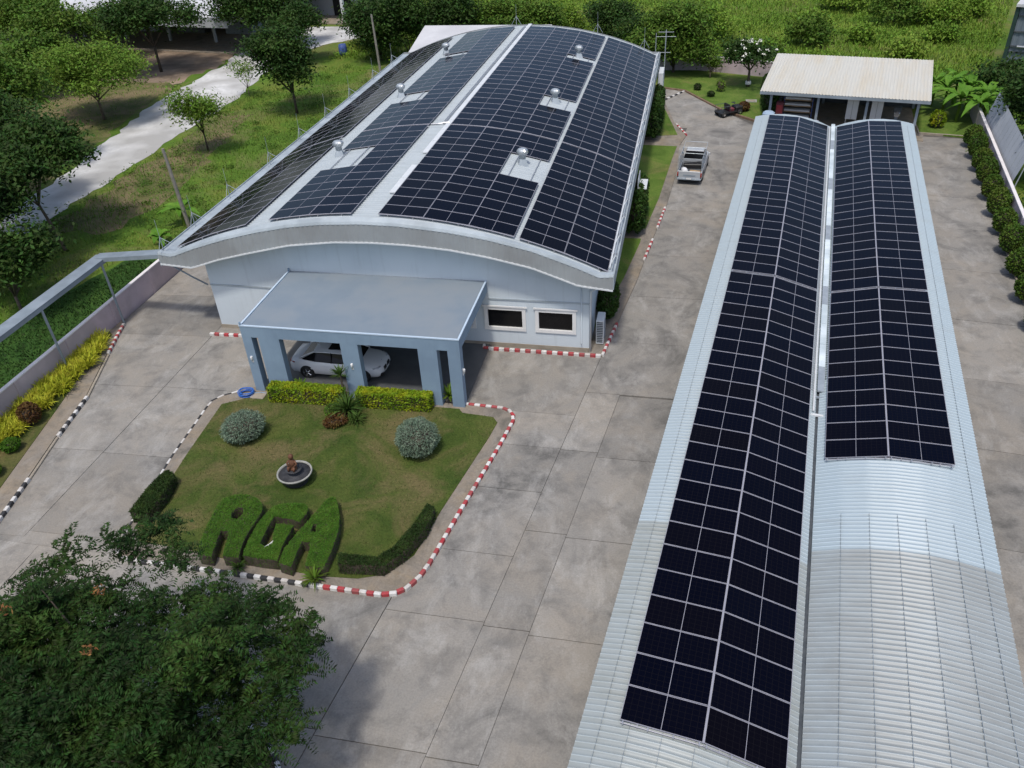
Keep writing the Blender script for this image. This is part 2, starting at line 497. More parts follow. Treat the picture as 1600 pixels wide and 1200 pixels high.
M['basin'] = mat("basin", [(.10, .092, .068), (.16, .145, .11)], 3, rough=.5)
M['statue'] = mat("statue", [(.075, .032, .016), (.15, .065, .034)], 5, rough=.7, coord='obj')
M['hose_blue'] = mat("hose_blue", [(.02, .09, .36), (.04, .15, .48)], 4, rough=.4)
M['blue'] = mat("blue_paint", [(.05, .09, .30), (.08, .13, .36)], 4, rough=.5)
M['wood'] = mat("wood", [(.30, .20, .11), (.42, .30, .18)], 3, rough=.8)
M['cloth'] = mat("cloth_white", [(.55, .56, .58), (.68, .69, .70)], 3, rough=.8)
M['cloth_blue'] = mat("cloth_blue", [(.25, .34, .45), (.34, .43, .54)], 3, rough=.8)
M['maroon'] = mat("maroon", [(.10, .02, .03), (.17, .04, .05)], 3, rough=.6)
M['pale_roof'] = mat("pale_roof", [(.52, .52, .53), (.60, .60, .61)], .4, rough=.6, low=(.46, .46, .47))
M['grey_roof'] = mat("grey_roof", [(.36, .38, .41), (.44, .46, .49)], .3, rough=.6)
M['steel_blue'] = mat("steel_blue_cladding", [(.115, .145, .175), (.15, .18, .21)], .4, rough=.55)
M['green_trim'] = mat("green_trim", [(.014, .035, .030), (.025, .05, .042)], 1, rough=.5)
M['rubble'] = mat("rubble", [(.18, .17, .155), (.36, .34, .31)], 1.2, rough=.95, bump=.6, bscale=5)

M['leaf_fg'] = leaf_mat("leaf_flame_tree", (.010, .026, .005), (.020, .046, .008), (.046, .084, .014), .55, .6)
M['leaf_dark'] = leaf_mat("leaf_dark", (.018, .042, .008), (.032, .068, .012), (.056, .102, .018), .45, .5)
M['leaf_mid'] = leaf_mat("leaf_mid", (.048, .100, .012), (.080, .145, .018), (.120, .185, .026), .4, .5)
M['leaf_light'] = leaf_mat("leaf_light", (.075, .140, .014), (.115, .195, .022), (.170, .245, .034), .4, .6)
M['leaf_field'] = leaf_mat("leaf_field", (.095, .178, .018), (.150, .245, .028), (.225, .295, .046), .35, .12)
M['leaf_yellow'] = leaf_mat("leaf_yellow", (.28, .32, .020), (.42, .43, .035), (.56, .54, .06), .3, 1.2)
M['leaf_hedge'] = leaf_mat("leaf_yellow_hedge", (.085, .165, .008), (.170, .245, .010), (.320, .330, .014), .35, 1.6)
M['leaf_topiary'] = leaf_mat("leaf_topiary", (.045, .110, .009), (.060, .140, .012), (.085, .165, .018), .3, 2.5)
M['leaf_dkhedge'] = leaf_mat("leaf_dark_hedge", (.018, .036, .008), (.028, .054, .012), (.045, .074, .016), .4, 2)
M['leaf_silver'] = leaf_mat("leaf_silver", (.115, .175, .118), (.170, .235, .165), (.245, .305, .230), .3, 3)
M['leaf_banana'] = leaf_mat("leaf_banana", (.070, .170, .016), (.105, .230, .024), (.160, .290, .040), .3, .8)
M['leaf_spike'] = leaf_mat("leaf_spike", (.030, .070, .014), (.060, .115, .022), (.110, .170, .040), .35, 2)
M['leaf_red'] = leaf_mat("leaf_red", (.070, .034, .014), (.11, .055, .020), (.14, .10, .028), .4, 3)
M['leaf_dead'] = leaf_mat("leaf_dead", (.17, .075, .028), (.24, .11, .04), (.28, .15, .06), .3, 3)
M['flower_white'] = mat("flower_white", [(.66, .66, .58), (.75, .74, .66)], 5, rough=.6)
M['grass_blade'] = leaf_mat("grass_blade", (.080, .165, .018), (.120, .205, .024), (.190, .220, .045), .4, .2, .2)
M['grass_lawn'] = leaf_mat("grass_lawn_blade", (.046, .078, .014), (.070, .098, .021), (.104, .114, .034), .35, .5, .15)

# ------------------------------------------------------------------ setting: ground, road, yard, lawns
SC = (5.3945, -35.6523)                       # origin of the shed's own axes on the ground
SROT = R(-7.1565)
def sx(xs, y):                                # x of the shed-parallel line xs at y
    return SC[0] + (xs + (y - SC[1]) * .12458) / .99221

g = MB()
gx = [-500, -200, -140, -80, -40, 0, 40, 80, 140, 200, 500]
for i in range(10):
    for j in range(10):
        g.sheet([(gx[i], gx[j] + 60), (gx[i + 1], gx[j] + 60), (gx[i + 1], gx[j + 1] + 60), (gx[i], gx[j + 1] + 60)], -.09)
tag(g.build("ground", M['grass']), kind='structure')

rngE = random.Random(5)
def ragged(pts, amp, step=1.2):
    out = []
    for (a, b) in zip(pts[:-1], pts[1:]):
        n = max(1, int(math.dist(a, b) / step))
        for k in range(n):
            t = k / n
            out.append((a[0] + (b[0] - a[0]) * t + rngE.uniform(-amp, amp), a[1] + (b[1] - a[1]) * t + rngE.uniform(-amp, amp)))
    out.append(pts[-1])
    return out
roadL = [(-41.5, -12), (-44.2, 5), (-44.7, 13), (-47.6, 30.7), (-49.9, 42), (-50.2, 49.4), (-50.3, 59), (-52.6, 72.6), (-53, 80)]
roadR = [(-34.5, -12), (-38.2, 3), (-41.2, 13.4), (-41.0, 21.8), (-41.3, 29.7), (-41.6, 37.1), (-41.6, 44), (-42.6, 52), (-44.0, 60), (-42, 68), (-37.5, 74), (-37, 80)]
tag(MB().sheet(ragged(roadL, .35) + ragged(roadR, .35)[::-1], -.075).build("gravel_road", M['gravel']), kind='structure')
tag(MB().sheet(ragged([(-64, 52), (-52, 50.5), (-50.6, 60), (-52.8, 73), (-66, 75), (-70, 64), (-64, 52)], .8), -.081).build("dirt_clearing", M['dirt']), kind='structure')
tag(MB().sheet(ragged([(-16.5, 82), (-11, 82.5), (-8, 86), (-10, 90), (-16, 89), (-16.5, 82)], .7), -.080).build("sandy_patch", M['dirt']), kind='structure')
tag(MB().sheet(ragged([(-90, 70), (-74, 67.6), (-64, 68.5), (-64, 72), (-90, 77), (-90, 70)], .3), -.076).build("asphalt_strip", M['asphalt']), kind='structure')
tag(MB().sheet(ragged([(28.6, 8), (33, 10), (35, 26), (31, 31), (29.3, 27), (28.6, 8)], .5), -.07).build("rubble_ground", M['rubble']), kind='structure')

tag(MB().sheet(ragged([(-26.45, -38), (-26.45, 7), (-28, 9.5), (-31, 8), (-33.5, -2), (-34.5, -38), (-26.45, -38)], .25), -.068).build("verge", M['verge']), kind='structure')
tag(MB().sheet(ragged([(-45.2, 10), (-48.2, 30.5), (-50.6, 42), (-51, 50.5), (-64, 52.5), (-70, 64), (-90, 68), (-82, 40), (-60, 8), (-45.2, 10)], .5), -.083).build("worn_field", M['worn']), kind='structure')
tag(MB().sheet(ragged([(-40.2, 12), (-40.4, 30), (-40.8, 40), (-37.5, 40), (-35.5, 30), (-33.5, 20), (-35, 12), (-40.2, 12)], .6), -.084).build("worn_verge", M['worn']), kind='structure')
# yard: dark bed with every concrete slab a piece of its own
yard = MB().sheet([(-26.2, -36), (24, -36), (27.9, 37.5), (13, 56.5), (2.0, 56.5), (2.0, 44), (-19, 44), (-26.2, 44)], -.045).build("yard", M['joint'])
tag(yard, kind='structure')
def slab(poly, gap=.013):
    n = len(poly)
    cx = sum(q[0] for q in poly) / n; cy = sum(q[1] for q in poly) / n
    q = []
    for x, y in poly:
        d = math.hypot(x - cx, y - cy)
        k = 1 - gap * 1.4 / d
        q.append((cx + (x - cx) * k, cy + (y - cy) * k))
    MB().prism(q, -.045, rngE.uniform(-.004, .004), bottom=False).build("concrete_slab", M['concrete'], yard)
def slab_column(a, b, ys, sh=True, tilt=0.0):
    for y0, y1 in zip(ys[:-1], ys[1:]):
        if sh:
            slab([(sx(a, y0), y0), (sx(b, y0), y0 + tilt), (sx(b, y1), y1 + tilt), (sx(a, y1), y1)])
        else:
            slab([(a, y0), (b, y0 + tilt), (b, y1 + tilt), (a, y1)])
slab_column(-7.95, -6.3, [-36, -29, -22.7, -17.65, -12.85, -7.7, -3.2])
slab_column(-6.3, -3.0, [-36, -29, -22.8, -17.8, -13.0, -8.0, -3.3])
slab_column(-7.95, -3.0, [-3.2, 1.6, 6.7, 12.1])
slab_column(-9.2, -3.0, [12.1, 19.3, 25.2, 31.3, 37.5])
slab_column(-11.6, -7.95, [-36, -29, -22.6, -17.5, -14.3, -10.6, -7.65, -5.15])
slab_column(-16.4, -11.6, [-36, -29, -22.5, -16.9], tilt=.1)
slab_column(-21.4, -16.4, [-36, -29, -22.4, -16.8])
MB().box(-26.1, -14.0, -17.2, -15.4, -.044, -.014).build("concrete_slab", M['concrete'], yard)
slab([(-4.4, -5.15), (sx(-7.95, -5.15), -5.15), (sx(-7.95, 0.4), .4), (-4.4, .4)])
slab([(-4.4, .4), (1.9, .4), (2.4, 3.2), (-4.4, 3.2)])
slab_column(-26.15, -19.95, [-16.6, -11.1, -5.95, -.95, 3.6, 9.5, 16, 24, 33, 44], sh=False, tilt=.35)
slab_column(-19.95, -14.6, [-15.95, -10.85, -5.55, .6], sh=False, tilt=.15)
for y0, y1 in ((-36, -29), (-29, -22.3), (-22.3, -16.6)):
    slab([(-26.15, y0), (-19.0, y0), (-19.0, y1), (-26.15, y1)])
    slab([(-19.0, y0), (sx(-21.4, y0), y0), (sx(-21.4, y1), y1), (-19.0, y1)])
slab([(-19.95, -16.6), (-14.6, -16.6), (-14.6, -15.95), (-19.95, -15.95)])
slab_column(8.2, 13.1, [-36, -29, -23, -17, -11, -5, .5, 6.2, 12.2, 18.2, 23.6, 29.3, 36.4], tilt=-.6)
slab_column(-3.0, 8.2, [-36, -20, -5, 10, 25, 41])
slab([(3.6, 37.5), (11.6, 37.5), (8.6, 42.2), (4.9, 48.8), (2.4, 50), (2.4, 45.5), (4.3, 38.4)])
slab([(1.6, 50), (2.4, 50), (2.4, 44), (1.6, 44)])

# central garden
lawn_poly = [(-15.11, -6.06), (-16.1, -6.7), (-15.83, -10.46), (-15.65, -12.17), (-15.43, -15.2), (-14.9, -15.85), (-12.5, -16.0), (-10.47, -16.28), (-8.5, -16.40), (-6.8, -16.46), (-5.46, -16.36), (-4.45, -15.98), (-3.7, -14.9), (-3.32, -12.35), (-2.42, -7.37), (-2.28, -6.3), (-2.55, -5.92), (-4.11, -5.78), (-4.3, -5.5), (-14.9, -5.5)]
gpath = [(-15.1, -5.0), (-15.78, -5.45), (-16.5, -5.95), (-16.78, -6.7), (-16.48, -10.56), (-16.2, -12.6), (-15.85, -15.4), (-15.62, -16.3), (-15.1, -16.83), (-10.33, -16.85), (-6.9, -16.95), (-4.3, -16.95), (-3.45, -16.5), (-3.05, -15.3), (-2.57, -12.25), (-1.88, -8.0), (-1.6, -6.05), (-1.78, -5.5), (-2.3, -5.2), (-4.2, -5.08)]
tag(MB().prism(gpath, -.03, .085).build("garden_path", M['concrete_path']), kind='structure')
tag(MB().prism(lawn_poly, .06, .115).build("lawn", M['lawn']), kind='structure')
# left planting strip
tag(MB().prism([(-26.2, .6), (-25.85, -.1), (-24.85, -3.2), (-23.5, -7.0), (-22.9, -10.2), (-22.2, -13.2), (-21.65, -15.7), (-21.2, -19), (-20.8, -36), (-26.2, -36)], -.03, .075).build("side_path", M['concrete_path']), kind='structure')
tag(MB().prism([(-26.2, -.9), (-25.75, -1.25), (-25.05, -5.06), (-24.0, -9.4), (-22.95, -14.05), (-22.2, -19), (-21.6, -36), (-26.2, -36)], .05, .10).build("side_lawn", M['lawn']), kind='structure')
# strip along the right of the hall
tag(MB().prism([(1.2, .05), (1.9, .02), (2.36, 3.3), (3.07, 8.5), (3.34, 11.3), (3.67, 14.4), (4.32, 20.3), (4.72, 26), (4.8, 32.8), (5.27, 35.2), (4.25, 38.3), (3.0, 45), (1.2, 45)], -.03, .08).build("side_walk", M['concrete_path']), kind='structure')
tag(MB().prism([(1.2, 2.6), (1.55, 4.6), (2.28, 8.8), (2.9, 13.8), (2.9, 14.3), (1.2, 14.3)], .05, .105).build("grass_strip_front", M['lawn_fresh']), kind='structure')
tag(MB().prism([(1.2, 15.9), (3.1, 15.9), (3.72, 21.4), (4.32, 29.4), (4.6, 32.4), (1.2, 32.6)], .05, .105).build("grass_strip_middle", M['lawn_fresh']), kind='structure')
tag(MB().prism([(1.2, 34.7), (4.55, 35.3), (2.85, 44.2), (1.2, 44.4)], .05, .105).build("grass_strip_back", M['lawn_fresh']), kind='structure')
tag(MB().prism([(2.2, 50.2), (4.8, 48.95), (8.55, 42.5), (11.5, 39.4), (13.2, 39.5), (13.6, 53.5), (6, 56.4), (2.2, 56.4)], -.03, .10).build("back_lawn", M['lawn_fresh']), kind='structure')
# right hedge strip and planting bed by the open shed
tag(MB().prism([(sx(13.15, -36), -36), (sx(15.0, -36), -36), (sx(15.0, 46), 46), (sx(9.3, 46), 46), (sx(9.4, 37), 37), (sx(13.15, 36), 36)], -.03, .10).build("hedge_strip", M['lawn_fresh']), kind='structure')

# ------------------------------------------------------------------ kerbs: each painted block is a piece
def polyline(pts, step):
    out = []; acc = 0.0; d0 = None
    segs = [(Vector(a), Vector(b)) for a, b in zip(pts[:-1], pts[1:])]
    total = sum((b - a).length for a, b in segs)
    n = max(1, round(total / step)); st = total / n
    want = [st * (i + .5) for i in range(n)]
    pos = 0.0; res = []
    for a, b in segs:
        l = (b - a).length
        while want and want[0] <= pos + l + 1e-6:
            t = (want.pop(0) - pos) / l
            d = (b - a) / l
            res.append((a + (b - a) * t, math.atan2(d.y, d.x), st))
        pos += l
    return res
kerb_meshes = {}
def kerb(label, pts, cols, step=.285, w=.15, h=.165):
    root = thing("kerb", label, "kerb", (pts[0][0], pts[0][1], 0))
    for i, (p, a, st) in enumerate(polyline([(x, y, 0) for x, y in pts], step)):
        c = cols[i % len(cols)]
        key = (c, round(st, 2), w, h)
        if key not in kerb_meshes:
            kerb_meshes[key] = MB().cbox(-st / 2 + .004, st / 2 - .004, -w / 2, w / 2, -.04, h, .02).mesh("kerb_block", M[c])
        o = link("kerb_block", kerb_meshes[key], root, (p.x - pts[0][0], p.y - pts[0][1], rngE.uniform(-.006, .004)), (0, 0, a + rngE.uniform(-.015, .015)))
RW = ['kerb_white', 'kerb_red']; BW = ['kerb_white', 'kerb_black']
kerb("red and white kerb curving round the right side of the central lawn",
     [(-4.24, -5.04), (-2.29, -5.14), (-1.90, -5.32), (-1.70, -5.58), (-1.58, -6.04), (-1.84, -7.98), (-2.54, -12.23), (-3.02, -15.28), (-3.2, -15.95), (-3.5, -16.5), (-3.9, -16.82), (-4.4, -16.95), (-6.9, -16.93)], RW)
kerb("black and white kerb below the clipped hedge letters", [(-6.9, -16.93), (-10.33, -16.85), (-14.7, -16.85), (-15.2, -16.75), (-15.5, -16.45)], BW)
kerb("thin white and dark kerb along the left side of the central lawn", [(-15.6, -16.3), (-15.78, -15.4), (-16.16, -13.0), (-16.48, -10.56), (-16.76, -6.9), (-16.72, -6.4), (-16.45, -6.0), (-15.78, -5.5)], ['kerb_white', 'kerb_black'], .36, .10, .12)
kerb("red and white kerb below the hall's two front windows", [(-4.42, .32), (-4.36, .0), (1.86, .0)], RW)
kerb("red and white kerb beside the outdoor air conditioner", [(1.92, .05), (2.36, 3.35)], RW)
kerb("short red and white kerb left of the blue carport", [(-20.1, -.45), (-15.2, -.30)], RW)
kerb("faded red and white kerb at the tip of the left planting strip", [(-25.8, -.05), (-25.33, -1.54), (-24.8, -3.1)], RW, .25)
kerb("black and white kerb beside the yellow grass border", [(-23.4, -7.0), (-22.8, -10.15)], BW, .30)
kerb("black and white kerb at the left edge of the photo", [(-22.12, -13.1), (-21.5, -16.2), (-21.2, -19)], BW, .30)
kerb("plain concrete kerb between two painted stretches of the left strip", [(-22.8, -10.2), (-22.13, -13.05)], ['kerb_plain'], .9, .12, .09)
kerb("plain concrete kerb above the black and white one on the left", [(-24.75, -3.15), (-23.42, -6.95)], ['kerb_plain'], .9, .12, .09)
kerb("red and white kerb on the side walk nearest the air conditioner end", [(3.3, 11.2), (3.67, 14.3)], RW, .33)
kerb("red and white kerb past the crossing of the side walk", [(3.86, 16.1), (4.22, 19.6)], RW, .33)
kerb("red and white kerb at the far corner of the side walk", [(4.35, 38.2), (5.3, 35.3)], RW, .4)
kerb("pale yellow and dark kerb across the end of the lane", [(2.75, 45.4), (4.75, 48.7)], ['kerb_white', 'kerb_black'], .45, .2, .12)
kerb("brown kerb along the back lawn", [(2.2, 50.0), (4.8, 48.85), (8.5, 42.3), (11.4, 39.35)], ['kerb_brown'], 1.0, .18, .15)
kerb("plain kerb along the row of round shrubs on the right", [(sx(13.1, -20), -20), (sx(13.1, 36.2), 36.2), (sx(9.5, 36.9), 36.9), (sx(9.3, 40.5), 40.5)], ['kerb_plain'], 1.2, .12, .14)
ppts = [(-7.4 + 2.6 * math.cos(t), -25.4 + 2.75 * math.sin(t)) for t in [R(a) for a in range(-30, 170, 8)]]
kerb("curved black and white kerb round the foot of the big flame tree", ppts, BW, .3)
tag(MB().prism([(-7.4 + 2.5 * math.cos(R(a)), -25.4 + 2.65 * math.sin(R(a))) for a in range(0, 360, 12)], -.03, .10).build("tree_bed", M['soil']), kind='structure')

# ------------------------------------------------------------------ the hall with its vaulted roof
ACX, ACZ, AR = -9.5865, -20.7264, 28.2486     # circle through the panel surface
def arc_z(x, r): return ACZ + math.sqrt(r * r - (x - ACX) ** 2)
hall = thing("industrial_hall", "long pale blue hall with vaulted metal roof covered in solar panels", "building", (0, 0, 0))

def interp(x, pts):
    for (a, b), (c, d) in zip(pts[:-1], pts[1:]):
        if x <= c: return b + (d - b) * (x - a) / (c - a)
    return pts[-1][1]
FT = [(-21.75, 4.95), (-20.95, 4.86), (-19.61, 5.37), (-17.61, 6.00), (-15.7, 6.48), (-13.87, 6.84), (-12.12, 7.05), (-10.09, 7.16), (-8.12, 7.13), (-5.56, 6.90), (-3.68, 6.61), (-1.52, 6.11), (.63, 5.35), (1.75, 4.88), (2.42, 4.95)]
FB = [(-21.75, 4.38), (-19.95, 4.25), (-18.3, 4.80), (-16.74, 5.2), (-14.1, 5.82), (-11.62, 6.11), (-9.58, 6.18), (-7.59, 6.13), (-5.65, 5.98), (-3.74, 5.69), (-1.55, 5.22), (.01, 4.65), (.73, 4.38), (2.42, 4.20)]
WY = .45
# front wall as one sheet with depth, openings cut by building it in strips round the windows
WIN = [(-7.0, -4.82), (-4.3, -2.13), (-1.6, .49)]
WZ0, WZ1 = 1.03, 2.41
w = MB()
def wall_piece(x0, x1, z0, z1t):
    n = max(1, int((x1 - x0) / .6))
    for k in range(n):
        a = x0 + (x1 - x0) * k / n; b = x0 + (x1 - x0) * (k + 1) / n
        za = z1t if z1t is not None else interp(a, FB) + .25
        zb = z1t if z1t is not None else interp(b, FB) + .25
        w.add([(a, WY, z0), (b, WY, z0), (b, WY, zb), (a, WY, za), (a, WY + .22, z0), (b, WY + .22, z0), (b, WY + .22, zb), (a, WY + .22, za)],
              [(0, 1, 2, 3), (5, 4, 7, 6), (3, 2, 6, 7), (1, 0, 4, 5), (0, 3, 7, 4), (2, 1, 5, 6)])
xs = [-19.8]
for a, b in WIN: xs += [a, b]
xs.append(1.18)
for i in range(0, len(xs), 2): wall_piece(xs[i], xs[i + 1], -.03, None)
for a, b in WIN:
    wall_piece(a, b, -.03, WZ0); wall_piece(a, b, WZ1, None)
w.build("front_wall", M['wall_blue'], hall)
MB().box(-19.8, -19.58, WY + .225, 42.3, -.03, 4.75).build("side_wall", M['wall_blue'], hall)
MB().box(.96, 1.18, WY + .225, 42.3, -.03, 4.75).build("side_wall", M['wall_blue'], hall)
MB().box(-19.8, 1.18, 42.305, 42.5, -.03, 5.0).build("back_wall", M['wall_blue'], hall)
MB().box(-19.83, 1.21, WY - .03, WY - .002, -.03, .22).build("plinth", M['kerb_plain'], hall)
MB().box(-19.82, -14.9, WY - .045, WY - .002, 2.72, 2.80).build("ledge", M['trim'], hall)
MB().box(-4.05, 1.2, WY - .045, WY - .002, 2.82, 2.90).build("ledge", M['trim'], hall)
MB().box(-12.6, -10.2, WY - .05, WY - .003, 0.05, 2.4).build("door", M['glass_dark'], hall)
for a, b in WIN:
    f = MB()
    t = .17; y0, y1 = WY - .07, WY + .12
    f.box(a - .02, b + .02, y0, y1, WZ1 - t, WZ1 + .01); f.box(a - .02, b + .02, y0, y1, WZ0 - .01, WZ0 + t)
    f.box(a - .02, a + t, y0 + .003, y1, WZ0 + t, WZ1 - t); f.box(b - t, b + .02, y0 + .003, y1, WZ0 + t, WZ1 - t)
    wo = f.build("window", M['white'], hall)
    MB().box(a + t, b - t, WY + .05, WY + .07, WZ0 + t, WZ1 - t).build("pane", M['glass_dark'], wo)
    MB().box(a - .1, b + .1, y0 - .05, y0 - .003, WZ1 + .012, WZ1 + .09).build("hood", M['white'], wo)

# rib-sheeted vault: ribs run over the arch
def vault(name, x0, x1, y0, y1, zf, material, parent, pitch=.25, rib=.035, nx=28, thick=.02, mrib_glint=None):
    xs_ = np.linspace(x0, x1, nx + 1)
    prof = [(0, 0), (.60, 0), (.68, 1), (.90, 1), (.98, 0)]
    n = int((y1 - y0) / pitch)
    ys = []; hs = []
    for k in range(n):
        for t, h in prof:
            ys.append(y0 + (k + t) * (y1 - y0) / n); hs.append(h * rib)
    ys.append(y1); hs.append(0)
    zb = np.array([zf(x) for x in xs_])
    X, Yg = np.meshgrid(xs_, ys); Z = zb[None, :] + np.array(hs)[:, None]
    V = np.stack([X, Yg, Z], -1).reshape(-1, 3)
    ny = len(ys)
    i = np.arange(ny - 1)[:, None] * (nx + 1) + np.arange(nx)[None, :]
    F = np.stack([i, i + 1, i + nx + 2, i + nx + 1], -1).reshape(-1, 4)
    # underside
    V2 = V.copy(); V2[:, 2] = np.tile(zb, ny) - thick
    V = np.concatenate([V, V2]); F = np.concatenate([F, F[:, ::-1] + len(V2)])
    seg_ = np.zeros(ny - 1, int); seg_[2::5] = 1  # crest faces take the paler copy that paints in the rib highlight
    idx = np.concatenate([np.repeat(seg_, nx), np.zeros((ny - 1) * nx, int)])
    me = np_quads(name, V, F, material, mat2=mrib_glint or material, idx=idx)
    return link(name, me, parent)
RB = AR - .17
roof = vault("roof", -20.95, 1.75, -.30, 42.9, lambda x: arc_z(x, RB), M['roof_main'], hall, pitch=.25, mrib_glint=M['roof_main_rib'])
# front fascia of vertical rib sheet
fz = MB()
x = -21.75; k = 0
step = .068
cols_ = []
while x < 2.42:
    cols_.append((x, -.50 - (.022 if (k % 4) in (1, 2) else 0))); x += step; k += 1
cols_.append((2.42, -.5))
vs = []
for (xx, yy) in cols_: vs += [(xx, yy, interp(xx, FB)), (xx, yy, interp(xx, FT))]
fz.add(vs, [(2 * i, 2 * i + 2, 2 * i + 3, 2 * i + 1) for i in range(len(cols_) - 1)])
fa = fz.build("fascia", M['fascia'], hall)
def band(name, xs_, lo, hi, mt, parent, y0, y1):
    """strip between two edges lo(x)=(y,z) and hi(x)=(y,z) with thickness"""
    b = MB()
    for a, c in zip(xs_[:-1], xs_[1:]):
        la, lc, ha, hc = lo(a), lo(c), hi(a), hi(c)
        b.add([(a, *la), (c, *lc), (c, *hc), (a, *ha)], [(0, 1, 2, 3)])
    return b.build(name, mt, parent)
xr = list(np.linspace(-21.75, 2.42, 70))
def roof_edge(x):
    xx = min(max(x, -20.95), 1.75)
    return arc_z(xx, RB)
band("roof_trim", xr, lambda x: (-.53, interp(x, FT) - .03), lambda x: (-.46, interp(x, FT) + .10), M['trim'], hall, 0, 0)
band("roof_trim", xr, lambda x: (-.46, interp(x, FT) + .10), lambda x: (-.24, max(roof_edge(x) + .05, interp(x, FT) + .11)), M['trim'], hall, 0, 0)
tb = MB()
for a, c in zip(xr[:-1], xr[1:]):
    za, zc = interp(a, FB), interp(c, FB)
    tb.add([(a, -.55, za - .05), (c, -.55, zc - .05), (c, -.55, zc + .025), (a, -.55, za + .025), (a, -.47, za - .05), (c, -.47, zc - .05), (c, -.47, zc + .025), (a, -.47, za + .025)],
           [(0, 1, 2, 3), (3, 2, 6, 7), (1, 0, 4, 5), (5, 4, 7, 6)])
tb.build("bottom_trim", M['white_metal'], fa)
band("soffit", xr, lambda x: (WY + .3, interp(x, FB) + .02), lambda x: (-.48, interp(x, FB) + .02), M['fascia'], hall, 0, 0)
for s, a, b in ((-1, -21.75, -20.90), (1, 1.70, 2.42)):
    zo = 4.93
    gt = MB()
    gt.box(a, b, -.22, 42.9, zo - .05, zo)
    e = a if s < 0 else b
    gt.box(min(e, e + .04 * s), max(e, e + .04 * s), -.5, 42.9, zo - .70, zo + .08)
    i_ = -20.87 if s < 0 else 1.67
    gt.build("eave_gutter", M['trim'], hall)
    MB().box(min(e, -19.8 if s < 0 else 1.18), max(e, -19.8 if s < 0 else 1.18), .5, 42.9, 4.27, 4.30).build("eave_soffit", M['fascia'], hall)
bk = MB()
for a, c in zip(xr[:-1], xr[1:]):
    bk.add([(a, 42.93, interp(a, FB)), (c, 42.93, interp(c, FB)), (c, 42.93, roof_edge(c) + .12), (a, 42.93, roof_edge(a) + .12)], [(1, 0, 3, 2)])
bk.build("back_fascia", M['fascia'], hall)
MB().tube([(2.3, .2, 4.25), (1.75, .36, 3.95), (1.26, .36, 3.6), (1.26, .36, .05)], .05, 8).build("downpipe", M['white_metal'], hall, smooth=True)
MB().tube([(.78, .40, 4.3), (.78, .40, .55), (.80, .36, .45)], .03, 6).build("downpipe", M['wall_blue'], hall, smooth=True)
MB().tube([(-21.6, -.2, 4.3), (-20.6, .2, 3.3), (-19.9, .38, 2.76)], .045, 6).build("downpipe", M['grey_steel'], hall, smooth=True)
MB().cbox(-15.55, -15.25, WY - .2, WY - .003, 2.45, 2.72, .02).build("wall_light", M['white'], hall)
MB().box(2.47, 3.05, 15.6, 17.3, 2.95, 3.0).box(2.47, 2.52, 15.6, 17.3, 3.0, 3.6).build("awning", M['white_metal'], hall)
MB().box(2.47, 2.9, 40.2, 42.4, 2.5, 3.9).build("awning", M['white_metal'], hall)

# ------------------------------------------------------------------ solar panels
PW, PL, PT = 2.278, 1.134, .035
def panel_meshes():
    f = MB(); b = .017
    hx, hy = PW / 2, PL / 2
    f.box(-hx, hx, -hy, -hy + b, -PT, 0); f.box(-hx, hx, hy - b, hy, -PT, 0)
    f.box(-hx, -hx + b, -hy + b, hy - b, -PT, -.0005); f.box(hx - b, hx, -hy + b, hy - b, -PT, -.0005)
    f.box(-.008, .008, -hy + b, hy - b, -.02, -.002)
    gl = MB().box(-hx + b, -.011, -hy + b, hy - b, -.02, -.004).box(.011, hx - b, -hy + b, hy - b, -.02, -.004)
    return f.mesh("solar_panel", M['alu']), gl.mesh("cell_sheet", M['cells'])
ME_PANEL, ME_CELLS = panel_meshes()
rngP = random.Random(11)
def put_panel(root, x, y, z, ang):
    a = link("solar_panel", ME_PANEL, root, (x, y, z + rngP.uniform(-.004, .004)), (rngP.uniform(-.003, .003), -ang + rngP.uniform(-.004, .004), 0))
    link("cell_sheet", ME_CELLS, a)

